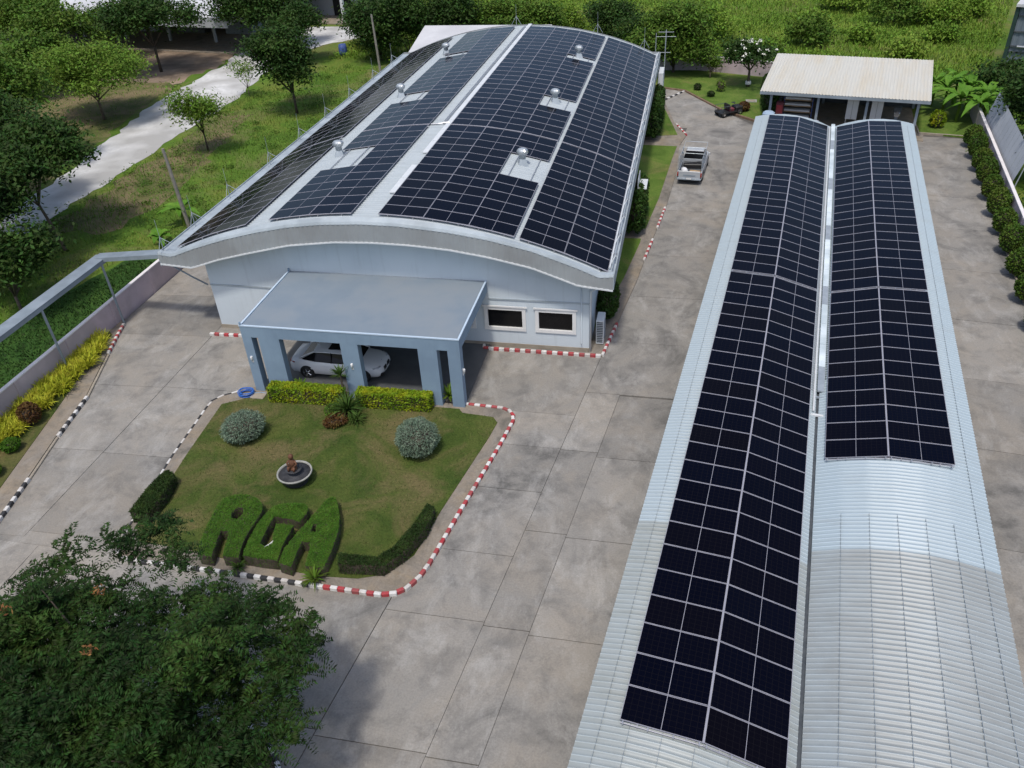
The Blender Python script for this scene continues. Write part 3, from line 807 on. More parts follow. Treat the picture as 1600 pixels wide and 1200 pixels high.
PROF = [(-20.8, 5.19), (-18.69, 6.06), (-16.47, 6.62), (-15.13, 6.97), (-12.87, 7.33), (-10.59, 7.48), (-9.19, 7.58), (-6.91, 7.39), (-4.64, 7.10), (-2.42, 6.57), (-2.18, 6.51), (0, 5.84), (2.13, 5.0)]
PROF = [(x, arc_z(x, AR)) for x, z in PROF]
NEARROW, FARROW, FARY = 12, 24, 12 * 1.154 + .16
def row_y(k): return (k + .5) * 1.154 if k < 12 else FARY + (k - 12 + .5) * 1.169
SECT = {'left eave': [0, 1], 'left of the ridge': [3, 4], 'right of the ridge': [6, 7, 8], 'right eave': [10, 11]}
MISS = {3: {6, 7, 8, 17, 18, 28}, 8: {6, 7, 8, 17, 18, 28}}
for nm, cs in SECT.items():
    for far in (0, 1):
        rows = range(12, 36) if far else range(12)
        where = {'left eave': "along the left eave", 'left of the ridge': "just left of the bare ridge strip", 'right of the ridge': "right of the ridge strip", 'right eave': "along the right eave"}[nm]
        root = thing("solar_array", ("far" if far else "near") + " block of solar panels " + where + " of the hall", "solar array", (PROF[cs[0]][0], row_y(rows[0]) - .6, PROF[cs[0]][1]), group="solar arrays on the hall roof")
        ox, oy, oz = root.location
        for c in cs:
            (x0, z0), (x1, z1) = PROF[c], PROF[c + 1]
            ang = math.atan2(z1 - z0, x1 - x0)
            for k in rows:
                if k in MISS.get(c, ()): continue
                put_panel(root, (x0 + x1) / 2 - ox, row_y(k) - oy, (z0 + z1) / 2 - oz, ang)
            # two rails per panel column
            ya, yb = row_y(rows[0]) - .66, row_y(rows[-1]) + .66
            for t in (.22, .78):
                xx, zz = x0 + (x1 - x0) * t, z0 + (z1 - z0) * t
                MB().box(xx - ox - .02, xx - ox + .02, ya - oy, yb - oy, zz - oz - .10, zz - oz - .045).build("rail", M['rail'], root)
        # clamp bar across the front edge
        (xa, za), (xb, zb) = PROF[cs[0]], PROF[cs[-1] + 1]
        y = row_y(rows[0]) - .60
        pts = [(x - ox, y - oy, arc_z(x, AR) - oz - .03) for x in np.linspace(xa, xb, 9)]
        MB().tube(pts, .022, 5).build("edge_rail", M['alu'], root)

# turbine ventilators
def turbine_meshes():
    base = MB()
    base.add([(-.42, -.42, -.25), (.42, -.42, -.25), (.42, .42, -.25), (-.42, .42, -.25), (-.20, -.20, .42), (.20, -.20, .42), (.20, .20, .42), (-.20, .20, .42)],
             [(0, 1, 5, 4), (1, 2, 6, 5), (2, 3, 7, 6), (3, 0, 4, 7), (4, 5, 6, 7)])
    neck = MB().lathe([(.24, .40), (.24, .66), (.28, .68)], 18)
    dome = MB().lathe([(.28, .66), (.36, .74), (.40, .86), (.38, .98), (.28, 1.08), (.14, 1.13), (.02, 1.14)], 24)
    vane = MB()
    for k in range(24):
        t = 2 * math.pi * k / 24
        c, s = math.cos(t), math.sin(t)
        p = [(.30, .68), (.38, .76), (.425, .87), (.40, .98), (.30, 1.07)]
        for (r0, z0), (r1, z1) in zip(p[:-1], p[1:]):
            c2, s2 = math.cos(t + .07), math.sin(t + .07)
            vane.add([(r0 * c, r0 * s, z0), (r0 * c2 * 1.04, r0 * s2 * 1.04, z0), (r1 * c2 * 1.04, r1 * s2 * 1.04, z1), (r1 * c, r1 * s, z1)], [(0, 1, 2, 3)])
    return base.mesh("curb", M['galv']), neck.mesh("neck", M['galv'], True), dome.mesh("turbine_head", M['galv'], True), vane.mesh("vanes", M['chrome'])
TM = turbine_meshes()
TL = [(-3.75, 9.3, "nearest roof turbine ventilator right of the ridge"), (-3.75, 21.4, "middle roof turbine ventilator right of the ridge"), (-3.75, 33.9, "farthest roof turbine ventilator right of the ridge"),
      (-15.1, 9.8, "nearest roof turbine ventilator left of the ridge"), (-15.1, 22.1, "middle roof turbine ventilator left of the ridge"), (-15.1, 34.6, "farthest roof turbine ventilator left of the ridge")]
for x, y, lb in TL:
    t = thing("turbine_ventilator", "galvanised " + lb, "roof vent", (x, y, arc_z(x, RB) + .05), R(20), "turbine ventilators on the hall roof"); t.scale = (.8, .8, .8)
    link("curb", TM[0], t); link("neck", TM[1], t)
    h = link("turbine_head", TM[2], t); link("vanes", TM[3], h)

# ridge strip: cable trays and a pale walkway cover
rz = lambda x: arc_z(x, RB) + .06
cv = thing("cable_tray", "pale ridge cover and cable tray running along the hall roof", "cable tray", (-9.45, .3, rz(-9.45)))
for k in range(21):
    y0 = .5 + k * 2.02
    if k in (0, 3): continue
    MB().box(-.10, .22, y0, y0 + 1.98, 0, .075).build("cover_sheet", M['white_metal'], cv)
for xx in (-.26, -.38): MB().tube([(xx, 14.0, .04), (xx, 42.2, .04)], .03, 6).build("conduit", M['rail'], cv)
MB().tube([(-1.1, 13.9, 0), (-.6, 13.9, .03), (-.3, 14.0, .04), (-.3, 13.9, .1), (.1, 13.95, .1)], .05, 6).build("junction", M['rail'], cv)
# pipe rack along the right eave
ct = thing("conduit_rack", "white conduits and brackets along the hall's right eave", "conduit", (2.2, 0, 4.95))
MB().tube([(-.02, .2, .10), (-.02, 42.5, .10)], .045, 6).build("conduit", M['white_metal'], ct)
MB().tube([(.12, .0, .16), (.12, 42.7, .16)], .03, 6).build("conduit", M['galv'], ct)
for k in range(18):
    y = .6 + k * 2.4
    MB().tube([(-.06, y, 0), (.16, y + .15, .42), (.16, y + 1.0, .10)], .022, 5).build("bracket", M['white_metal'], ct)
    MB().box(-.10, .2, y + 1.2, y + 1.26, 0, .13).build("clip", M['rail'], ct)

# lightning rods
def rod_meshes():
    mast = MB().tube([(0, 0, 0), (0, 0, .9)], .024, 6).tube([(0, 0, .88), (0, 0, 1.85)], .010, 5)
    legs = MB()
    for dx, dy in ((.85, .0), (0, .45), (0, -.45)):
        legs.tube([(0, 0, .85), (dx, dy, .12 + dx * .33)], .015, 5)
    return mast.mesh("mast", M['galv']), legs.mesh("stay", M['galv'])
RM = rod_meshes()
ords = ["first", "second", "third", "fourth", "fifth", "sixth", "seventh", "eighth", "ninth", "tenth"]
for i, y in enumerate([-.2, 3.1, 7.3, 13.0, 18.0, 22.9, 28.0, 33.7, 38.9]):
    t = thing("lightning_rod", "%s lightning rod from the front corner on the hall's left eave" % ords[i], "lightning rod", (-21.55, y, 4.93), group="lightning rods on the hall")
    link("mast", RM[0], t); link("stay", RM[1], t)
for (x, y, lb) in ((-10.6, 42.7, "at the top of the hall's far gable"), (-3.2, 42.7, "on the hall's far gable, middle one right of the crown"), (1.0, 42.7, "at the far right corner of the hall roof")):
    t = thing("lightning_rod", "lightning rod " + lb, "lightning rod", (x, y, arc_z(x, RB) + .05), R(90), "lightning rods on the hall")
    link("mast", RM[0], t); link("stay", RM[1], t)
# antenna mast at the far right corner
am = thing("antenna_mast", "slim antenna mast with short crossbars at the hall's far right corner", "antenna", (2.75, 46.5, 0))
MB().tube([(0, 0, 0), (0, 0, 6.2)], .045, 6).build("mast", M['galv'], am)
for z, l in ((4.2, .5), (5.6, .9), (6.0, .7)): MB().tube([(-l, 0, z), (l, 0, z)], .02, 5).build("crossbar", M['galv'], am)
MB().tube([(-.9, 0, 4.2), (-.9, 0, 5.9)], .03, 5).build("side_pole", M['galv'], am)
MB().cbox(-.2, .2, -.2, .2, 0, .35, .03).build("foot", M['black'], am)

# outdoor air conditioner
ac = thing("air_conditioner", "tall white outdoor air conditioner beside the hall's right corner", "air conditioner", (1.66, 1.55, .08))
MB().cbox(-.20, .20, -.48, .48, .06, 1.45, .02).build("cabinet", M['white_metal'], ac)
gr = MB()
for k in range(12): gr.box(-.16, .16, -.503, -.482, .16 + k * .105, .215 + k * .105)
gr.build("grille", M['dark_steel'], ac)
for z in (.45, 1.05):
    MB().lathe([(.30, .202), (.30, .215), (.02, .22)], 20, (0, 0, z), axis='x').build("fan_guard", M['grey_steel'], ac)
for a in (-.42, .34): MB().box(-.18, .18, a, a + .08, -.02, .06).build("foot", M['dark_steel'], ac)

# ------------------------------------------------------------------ blue carport
cp = thing("carport", "flat roofed blue carport in front of the hall with wide columns", "carport", (-9.5, -2.4, 0))
ox, oy = -9.5, -2.4
def cb(name, x0, x1, y0, y1, z0, z1, m, par=cp): return MB().box(x0 - ox, x1 - ox, y0 - oy, y1 - oy, z0, z1).build(name, M[m], par)
X0, X1, Y0, Y1 = -14.9, -4.07, -5.32, WY - .05
for a, b, q in ((X0, -14.42, .45), (-14.07, -13.0, .4), (-9.9, -9.03, .4), (-6.09, -5.17, .4), (-4.66, X1, .45)):
    cb("column", a, b, Y0, Y0 + q, -.03, 3.252, 'carport_blue')
cb("beam", X0, X1, Y0, Y0 + .40, 3.25, 3.84, 'carport_blue')
cb("beam", X0, X0 + .22, Y0 + .4, Y1, 3.25, 3.84, 'carport_blue')
cb("beam", X1 - .22, X1, Y0 + .4, Y1, 3.25, 3.84, 'carport_blue')
rf = cb("roof_slab", X0 + .22, X1 - .22, Y0 + .4, Y1, 3.50, 3.80, 'carport_top')
cb("roof_screed", X0 + .10, X1 - .10, Y0 + .10, Y1 - .003, 3.842, 3.862, 'carport_top')
cb("lip", X0 - .02, X1 + .02, Y0 - .02, Y0 + .07, 3.843, 3.90, 'lip_blue')
cb("lip", X0 - .02, X0 + .07, Y0 + .075, Y1, 3.843, 3.90, 'lip_blue')
cb("lip", X1 - .07, X1 + .02, Y0 + .075, Y1, 3.843, 3.90, 'lip_blue')
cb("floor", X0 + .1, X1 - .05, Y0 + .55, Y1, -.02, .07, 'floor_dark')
cb("bumper_step", X0 + .6, X1 - .6, Y0 + .45, Y0 + .53, -.02, .12, 'kerb_plain')
for x, y in ((X0 + .05, Y0 + .03), (X0 + .05, Y1 - .06)):
    MB().tube([(x - ox, y - oy, 3.9), (x - ox, y - oy, 4.05)], .05, 6).build("vent_stub", M['carport_blue'], cp)
def sconce(x, y, rz, lb):
    t = thing("wall_lamp", lb, "wall lamp", (x, y, 2.05), rz, "white lamps on the carport columns")
    MB().cbox(-.05, .05, -.012, .04, -.24, .12, .01).build("back_plate", M['white'], t)
    MB().lathe([(.02, -.16), (.045, .0), (.055, .10), (.02, .13)], 12, (0, -.06, 0)).build("shade", M['white'], t, smooth=True)
sconce(-9.47, Y0 - .005, 0, "white wall lamp on the middle carport column")
sconce(-14.66, Y0 - .005, 0, "white wall lamp on the left corner column of the carport")
sconce(X1 + .005, Y0 + .22, R(90), "white wall lamp on the right corner column of the carport")

# ------------------------------------------------------------------ twin vault shed on the right
shed = thing("twin_vault_shed", "long open shed with two parallel vaulted white metal roofs", "shed", (SC[0], SC[1], 0), SROT)
VAL = 2.528
def shed_z(d):           # d = distance from the valley, outward
    R_, dc, zc = 8.5, 3.728, 2.43
    return zc - (R_ - math.sqrt(R_ * R_ - (d - dc) ** 2))
def facet(d):            # rib sheet is crimped: straight facets between creases
    cr = [.06, .95, 1.85, 2.75, 3.65, 4.55, 5.35, 5.93]
    for a, b in zip(cr[:-1], cr[1:]):
        if d <= b: return shed_z(a) + (shed_z(b) - shed_z(a)) * (d - a) / (b - a)
    return shed_z(d)
SY0, SY1 = 2.0, 69.65
va = vault("vault_roof", VAL - 5.93, VAL - .06, SY0, SY1, lambda x: facet(VAL - x), M['roof_a'], shed, pitch=.20, rib=.045, nx=42, mrib_glint=M['roof_a_rib'])
vb = vault("vault_roof", VAL + .06, VAL + 5.87, SY0, SY1, lambda x: facet(x - VAL), M['roof_b'], shed, pitch=.20, rib=.045, nx=42, mrib_glint=M['roof_b_rib'])
for s in (-1, 1):
    for d in (.95, 1.85, 2.75, 3.65, 4.55, 5.35):
        MB().box(VAL + s * d - .006, VAL + s * d + .006, SY0, 68.9 if d > 5 else 24.0, facet(d) - .005, facet(d) + .047).build("sheet_lap", M['beam_grey'], va if s < 0 else vb)
# valley gutter
gm = MB()
gm.box(VAL - .30, VAL + .30, SY0, SY1, 1.50, 1.53); gm.box(VAL - .30, VAL - .27, SY0, SY1, 1.53, 1.60); gm.box(VAL + .27, VAL + .30, SY0, SY1, 1.53, 1.60)
gm.build("valley_gutter", M['dark_steel'], shed)
for s in (-1, 1):
    e = VAL + s * 5.90
    for y in np.arange(4, 69.5, 6.5):
        MB().box(e - s * .25 - .06, e - s * .25 + .06, y - .06, y + .06, -.02, 2.16).build("post", M['grey_steel'], shed)
for y in np.arange(4, 69.5, 6.5):
    MB().box(VAL - .07, VAL + .07, y - .07, y + .07, -.02, 1.49).build("post", M['grey_steel'], shed)
    for s in (-1, 1):
        MB().tube([(VAL + s * d, y, facet(d) - .12) for d in (.1, 1.5, 3, 4.5, 5.8)], .05, 6).build("arch_rib", M['grey_steel'], shed)
XA, XB, ZJ, A1, A2 = -.0268, 5.0833, 2.522, -.032, .258
def shed_array(label, xj, s, y_far, n, parent_group="solar arrays on the twin shed"):
    """two panel columns meeting at xj; s=+1 when the valley side is to the right"""
    y_near = y_far - n * 1.154
    root = thing("solar_array", label, "solar array", group=parent_group)
    o = Vector((xj, y_near, ZJ))
    root.matrix_world = Matrix.Translation((SC[0], SC[1], 0)) @ Matrix.Rotation(SROT, 4, 'Z') @ Matrix.Translation(o)
    hw = 2.285 / 2
    sides = [(-1, A1 if s > 0 else A2), (1, A2 if s > 0 else A1)]
    for d, a in sides:
        for k in range(n):
            put_panel(root, d * (hw * math.cos(a) + .012), (k + .5) * 1.154, -hw * math.sin(a), -d * a)
        for t in (.45, 1.80):
            MB().box(d * t * math.cos(a) - .02, d * t * math.cos(a) + .02, -.06, n * 1.154 + .06, -t * math.sin(a) - .095, -t * math.sin(a) - .045).build("rail", M['rail'], root)
        MB().tube([(0.0, -.05, -.06), (d * 2.27 * math.cos(a), -.05, -2.27 * math.sin(a) - .05)], .018, 5).build("edge_rail", M['alu'], root)
        for t in (.1, .8, 1.5, 2.2):
            MB().box(d * t * math.cos(a) - .02, d * t * math.cos(a) + .02, -.10, -.005, -t * math.sin(a) - .07, -t * math.sin(a) - .01).build("clamp", M['rail'], root)
    MB().box(-.020, .020, 0, n * 1.154, -.03, .004).build("ridge_strip", M['alu'], root)
    return root
shed_array("far block of solar panels on the shed's left vault", XA, 1, 68.92, 24)
shed_array("near block of solar panels on the shed's left vault, reaching the bottom of the photo", XA, 1, 68.92 - 24 * 1.154 - .227, 24)
shed_array("far block of solar panels on the shed's right vault", XB, -1, 68.84, 24)
shed_array("short near block of solar panels on the shed's right vault above bare sheeting", XB, -1, 68.84 - 24 * 1.154 - .17, 12)
# cable tray in the valley
def in_shed(x, y, z): return Matrix.Translation((SC[0], SC[1], 0)) @ Matrix.Rotation(SROT, 4, 'Z') @ Matrix.Translation((x, y, z))
vt = thing("cable_tray", "pale cable tray and pipes lying in the valley between the two vaults", "cable tray")
vt.matrix_world = in_shed(VAL, 31.0, 1.62)
for k in range(19):
    y = 1.0 + k * 2.0
    MB().box(-.05, .23, y, y + 1.97, .08, .16).build("tray_cover", M['gutter'] if k % 4 else M['galv'], vt)
for k in range(20):
    MB().box(-.30, .32, .6 + k * 2.0, .68 + k * 2.0, .0, .07).build("tray_bracket", M['galv'], vt)
MB().tube([(-.16, -.5, .12), (-.16, 38.2, .12)], .05, 8).build("pipe", M['white_metal'], vt)
MB().tube([(-.26, 1, .10), (-.26, 38.2, .10)], .025, 6).build("pipe", M['rail'], vt)
MB().tube([(.29, 2, .10), (.29, 38.2, .10)], .02, 6).build("pipe", M['dark_steel'], vt)
MB().box(-.32, .34, -.75, -.62, -.02, .06).build("bridge", M['white_metal'], vt)

# ------------------------------------------------------------------ open workshop at the back
wk = thing("open_workshop", "open sided workshop with cream stained metal roof behind the shed", "shed", (11.1, 37.5, 0), R(-11.2))
def wroof():
    x0, x1, y0, y1 = 0, 13.1, -.1, 9.5
    n = 52; V = []; F = []
    prof = [(0, 0), (.6, 0), (.7, 1), (.88, 1), (.98, 0)]
    xs_ = []; hs = []
    for k in range(n):
        for t, h in prof: xs_.append(x0 + (k + t) * (x1 - x0) / n); hs.append(h * .035)
    xs_.append(x1); hs.append(0)
    ny = 12
    for j in range(ny + 1):
        y = y0 + (y1 - y0) * j / ny
        for x, h in zip(xs_, hs): V.append((x, y, 3.22 + .085 * (y - y0) + h))
    m_ = len(xs_)
    for j in range(ny):
        for i in range(m_ - 1): F.append((j * m_ + i, j * m_ + i + 1, (j + 1) * m_ + i + 1, (j + 1) * m_ + i))
    return np_quads("roof_sheet", V, F, M['roof_open'])
link("roof_sheet", wroof(), wk)
MB().box(0, 13.1, -.14, -.06, 2.98, 3.20).build("front_gutter", M['beam_grey'], wk)
MB().box(0, 13.1, 9.45, 9.55, 3.85, 4.02).build("back_edge", M['white_metal'], wk)
for x in (.9, 4.7, 8.5, 12.3):
    MB().box(x - .1, x + .1, .5, .7, 0, 3.1).build("post", M['grey_steel'], wk)
    MB().box(x - .1, x + .1, 8.6, 8.8, 0, 3.9).build("post", M['grey_steel'], wk)
    MB().box(x - .06, x + .06, .2, 9.3, 3.02, 3.16).build("rafter", M['grey_steel'], wk)
MB().box(.1, 12.9, 9.0, 9.1, 0, 3.6).build("rear_wall", M['dark_steel'], wk)
MB().prism([(0, 0), (13.2, 0), (13.2, 9.2), (0, 9.2)], -.02, .06).build("floor", M['concrete_path'], wk)
def wtop(name, label, cat, x, y, group=None):
    p = Matrix.Translation((11.1, 37.5, 0)) @ Matrix.Rotation(R(-11.2), 4, 'Z') @ Vector((x, y, .06))
    return thing(name, label, cat, p, R(-11.2), group)
for i, x in enumerate((7.4, 9.3)):
    t = wtop("metal_cabinet", ["pale metal cabinet left of the workshop's third post", "pale metal cabinet right of the workshop's third post"][i], "cabinet", x, 2.2)
    MB().cbox(-.45, .45, -.3, .3, .75, 2.35, .02).build("cabinet_body", M['white_metal'], t)
    MB().box(-.01, .01, -.305, -.301, .78, 2.32).build("door_gap", M['dark_steel'], t)
    for a in (-.4, .36):
        for b in (-.26, .22): MB().box(a, a + .05, b, b + .05, 0, .75).build("leg", M['white_metal'], t)
    MB().box(-.42, .42, -.28, .28, .25, .29).build("shelf", M['wood'], t)
t = wtop("pallet_rack", "rack of pale boards at the left of the workshop", "rack", 3.0, 2.6)
for z in (.4, .9, 1.4, 1.9):
    MB().box(-1.2, 1.2, -.3, .3, z, z + .06).build("shelf", M['wood'], t)
    MB().box(-1.1, 1.0, -.25, .25, z + .062, z + .20).build("board_stack", M['white_metal'], t)
for x in (-1.2, 1.15): MB().box(x, x + .05, -.3, .3, 0, 2.1).build("upright", M['blue'], t)
t = wtop("step_ladder", "aluminium ladder lying across trestles at the workshop's front", "ladder", 3.1, -.25)
for a in (-.18, .18): MB().tube([(-1.9, a, .95), (1.9, a, 1.05)], .03, 5).build("rail", M['chrome'], t)
for k in range(11): MB().tube([(-1.7 + .34 * k, -.18, .96 + .009 * k), (-1.7 + .34 * k, .18, .96 + .009 * k)], .018, 5).build("rung", M['chrome'], t)
for x in (-1.4, 1.4): MB().tube([(x, -.3, 0), (x, 0, .95), (x, .3, 0)], .03, 5).build("trestle", M['maroon'], t)
t = wtop("tarpaulin_stack", "blue sheeted stack of goods at the workshop's left corner", "stack", 1.0, -.6)
MB().cbox(-.65, .6, -.5, .5, 0, 1.35, .15).cbox(-.5, .45, -.4, .4, 1.3, 1.7, .15).build("tarpaulin", M['cloth_blue'], t)
t = wtop("drill_press", "dark workshop machine beside the right cabinet", "machine", 10.9, 2.6)
MB().cbox(-.4, .4, -.35, .35, 0, .7, .05).build("bed", M['grey_steel'], t)
MB().box(-.12, .12, -.1, .1, .7, 1.5).build("column", M['grey_steel'], t)
MB().cbox(-.3, .3, -.4, .2, 1.5, 1.9, .06).build("head", M['dark_steel'], t)
MB().lathe([(.22, .0), (.26, .05), (.22, .1)], 14, (.0, -.42, 1.3), axis='y').build("handwheel", M['chrome'], t)
t = wtop("red_cabinet", "dark red tool cabinet beside the workshop's left post", "cabinet", 1.6, 1.6)
MB().cbox(-.3, .3, -.3, .3, 0, 1.9, .03).build("cabinet_body", M['maroon'], t)
MB().box(-.25, .25, -.31, -.301, .2, 1.7).build("door", M['kerb_red'], t)

# ------------------------------------------------------------------ boundary walls, pipe beam, poles
def wall_thing(label, pts, h, t, panel=3.0, name="boundary_wall", mw='pink'):
    root = thing(name, label, "wall", (pts[0][0], pts[0][1], 0))
    ox_, oy_ = pts[0]
    for (a, b) in zip(pts[:-1], pts[1:]):
        d = Vector((b[0] - a[0], b[1] - a[1])); L_ = d.length; ang = math.atan2(d.y, d.x)
        n = max(1, round(L_ / panel))
        for k in range(n):
            p = (a[0] - ox_ + d.x * k / n, a[1] - oy_ + d.y * k / n, 0)
            MB().box(.004, L_ / n - .004, -t / 2, t / 2, -.1, h).build("wall_panel", M[mw], root, p, (0, 0, ang))
            MB().cbox(0, L_ / n - .002, -t / 2 - .03, t / 2 + .03, h + .001, h + .07, .01).build("coping", M['coping'], root, p, (0, 0, ang))
            MB().box(-.1, .1, -t / 2 - .04, t / 2 + .04, -.1, h - .002).build("pier", M[mw], root, p, (0, 0, ang))
    return root
wall_thing("pale pink boundary wall on the left behind the yellow grass border", [(-26.32, -36), (-26.32, 44)], 1.45, .16, 4.0)
RWX = lambda y: 26.95 + (y - 24) * .1256
wall_thing("pale pink boundary wall on the right behind the round shrubs", [(RWX(-20), -20), (RWX(42), 42)], 1.5, .16, 3.6)
wall_thing("pale pink wall behind the back lawn", [(13.4, 53.6), (6.0, 56.6), (1.5, 57.5)], 1.55, .16, 2.5)
fp = thing("sheet_fence", "grey corrugated sheet fence rising behind the right boundary wall", "fence", (RWX(23) + .25, 23, 0), R(-7.16))
for k in range(14):
    m_ = MB(); vs = []
    for i in range(11):
        vs += [((.03 if i % 2 else 0) + .0, k * 1.02 + i * .1, 1.2), ((.03 if i % 2 else 0) + .55, k * 1.02 + i * .1, 3.35)]
    m_.add(vs, [(2 * i, 2 * i + 1, 2 * i + 3, 2 * i + 2) for i in range(10)])
    m_.build("fence_sheet", M['grey_roof'], fp)
for k in range(5): MB().tube([(.1, .1 + k * 3.5, 0), (.68, .1 + k * 3.5, 3.4)], .04, 6).build("fence_post", M['galv'], fp)

pb = thing("pipe_beam", "long grey box beam on slanting steel posts above the left wall", "beam", (-26.3, 1.0, 0))
bm = MB().cbox(-.38, .38, -38, -.30, 3.78, 4.02, .03)
bm.build("beam", M['beam_grey'], pb)
b2 = MB()
a, b = Vector((0, -.3, 0)), Vector((4.5, -1.0, .72))
dirv = Vector((4.5, -.6, 0)).normalized(); nrm = Vector((-dirv.y, dirv.x, 0)) * .36
q = []
for (p, z) in ((Vector((-.38, -.30, 0)), 3.9), (Vector((4.55, -.75, 0)), 4.62)):
    q += [p - nrm + Vector((0, 0, z - .12)), p + nrm + Vector((0, 0, z - .12)), p + nrm + Vector((0, 0, z + .12)), p - nrm + Vector((0, 0, z + .12))]
b2.add(q, [(0, 1, 2, 3), (7, 6, 5, 4), (0, 4, 5, 1), (1, 5, 6, 2), (2, 6, 7, 3), (3, 7, 4, 0)])
b2.build("beam_arm", M['beam_grey'], pb)
MB().box(-.40, .40, -38, -.2, 4.021, 4.045).build("beam_flashing", M['beam_grey'], pb)
for y in (-.9, -6.0, -11.1, -16.2, -21.3):
    MB().tube([(.42, y, -.02), (.34, y, 3.78)], .065, 8).build("post", M['beam_grey'], pb)

for i, (x, y, h, lean, lb) in enumerate(((-29.0, 13.1, 5.9, -.05, "weathered concrete pole rising by the left banana plant"), (-29.2, 55.8, 6.1, -.03, "slim pale pole standing behind the hall's far left corner"))):
    t = thing("utility_pole", lb, "pole", (x, y, -.08))
    MB().tube([(0, 0, 0), (lean * h * .5, 0, h * .5), (lean * h, 0, h)], [.15, .13, .10], 8).build("shaft", M['pole'], t)
    MB().tube([(lean * h - .12, 0, h - .25), (lean * h + .12, 0, h - .25)], .03, 6).build("cross_pin", M['rail'], t)

# ------------------------------------------------------------------ white saloon car
def loft(m, secs, mi=0, cap=True):
    n = len(secs[0]); b = len(m.v)
    vs = [p for s in secs for p in s]
    fs = []
    for i in range(len(secs) - 1):
        for k in range(n - 1):
            fs.append((i * n + k, i * n + k + 1, (i + 1) * n + k + 1, (i + 1) * n + k))
    if cap:
        fs.append(tuple(range(n - 1, -1, -1))); fs.append(tuple(range((len(secs) - 1) * n, len(secs) * n)))
    m.add(vs, fs, mi)
car = thing("car", "white saloon car with dark sunroof parked under the blue carport", "car", (-11.2, -2.95, .075), 0)
def body():
    m = MB(); secs = []
    #      x     zlow  zsh   zdeck  w
    st = [(-2.47, .42, .60, .70, .62), (-2.42, .30, .72, .88, .78), (-2.30, .24, .84, 1.02, .86), (-1.9, .22, .90, 1.07, .915), (-1.3, .20, .92, 1.06, .93), (-.6, .19, .92, 1.02, .935), (.3, .19, .90, .99, .935), (.95, .19, .88, .985, .93), (1.4, .20, .84, .95, .925), (1.9, .21, .78, .88, .90), (2.2, .22, .70, .80, .84), (2.38, .26, .60, .70, .72), (2.47, .36, .50, .58, .56)]
    for x, zl, zs, zd, w_ in st:
        h = [(0, zl), (w_ * .86, zl), (w_ * .97, zl + .08), (w_, (zl + zs) / 2), (w_ * .985, zs), (w_ * .90, zs + (zd - zs) * .62), (w_ * .72, zd), (w_ * .35, zd + .028), (0, zd + .034)]
        full = [(x, -y, z) for y, z in h] + [(x, y, z) for y, z in h[-2:0:-1]]
        full.append(full[0])
        secs.append(full)
    loft(m, secs)
    return m
cb_ = body().build("body", M['car_white'], car, smooth=True)
# cabin
def quadpatch(pts_a, pts_b): return [tuple(p) for p in pts_a] + [tuple(p) for p in pts_b]
roofm = MB(); secs = []
for x, z, w_ in ((-1.15, 1.38, .56), (-.9, 1.44, .61), (-.4, 1.475, .64), (.15, 1.47, .64), (.55, 1.43, .61)):
    secs.append([(x, -w_, z - .05), (x, -w_ * .85, z - .005), (x, -w_ * .4, z + .02), (x, 0, z + .027), (x, w_ * .4, z + .02), (x, w_ * .85, z - .005), (x, w_, z - .05)])
loft(roofm, secs, cap=False)
ro = roofm.build("roof", M['car_white'], car, smooth=True)
MB().add([(-.35, -.42, 1.520), (.42, -.40, 1.500), (.42, .40, 1.500), (-.35, .42, 1.520), (-.35, -.42, 1.46), (.42, -.40, 1.44), (.42, .40, 1.44), (-.35, .42, 1.46)], [(0, 1, 2, 3), (0, 4, 5, 1), (1, 5, 6, 2), (2, 6, 7, 3), (3, 7, 4, 0)]).build("sunroof", M['glass_dark'], ro)
MB().tube([(-1.0, 0, 1.45), (-1.12, 0, 1.50)], .03, 6).build("antenna_fin", M['car_white'], ro)
def glass(name, q):
    n = Vector(q[1]) - Vector(q[0]); n = n.cross(Vector(q[3]) - Vector(q[0])).normalized() * .012
    a = [Vector(p) for p in q]
    return MB().add([p + n for p in a] + [p - n for p in a], [(0, 1, 2, 3), (7, 6, 5, 4), (0, 4, 5, 1), (1, 5, 6, 2), (2, 6, 7, 3), (3, 7, 4, 0)]).build(name, M['glass_dark'], car)
glass("windscreen", [(.56, -.60, 1.395), (1.32, -.76, .985), (1.32, .76, .985), (.56, .60, 1.395)])
glass("rear_window", [(-1.16, .55, 1.345), (-1.78, .70, 1.085), (-1.78, -.70, 1.085), (-1.16, -.55, 1.345)])
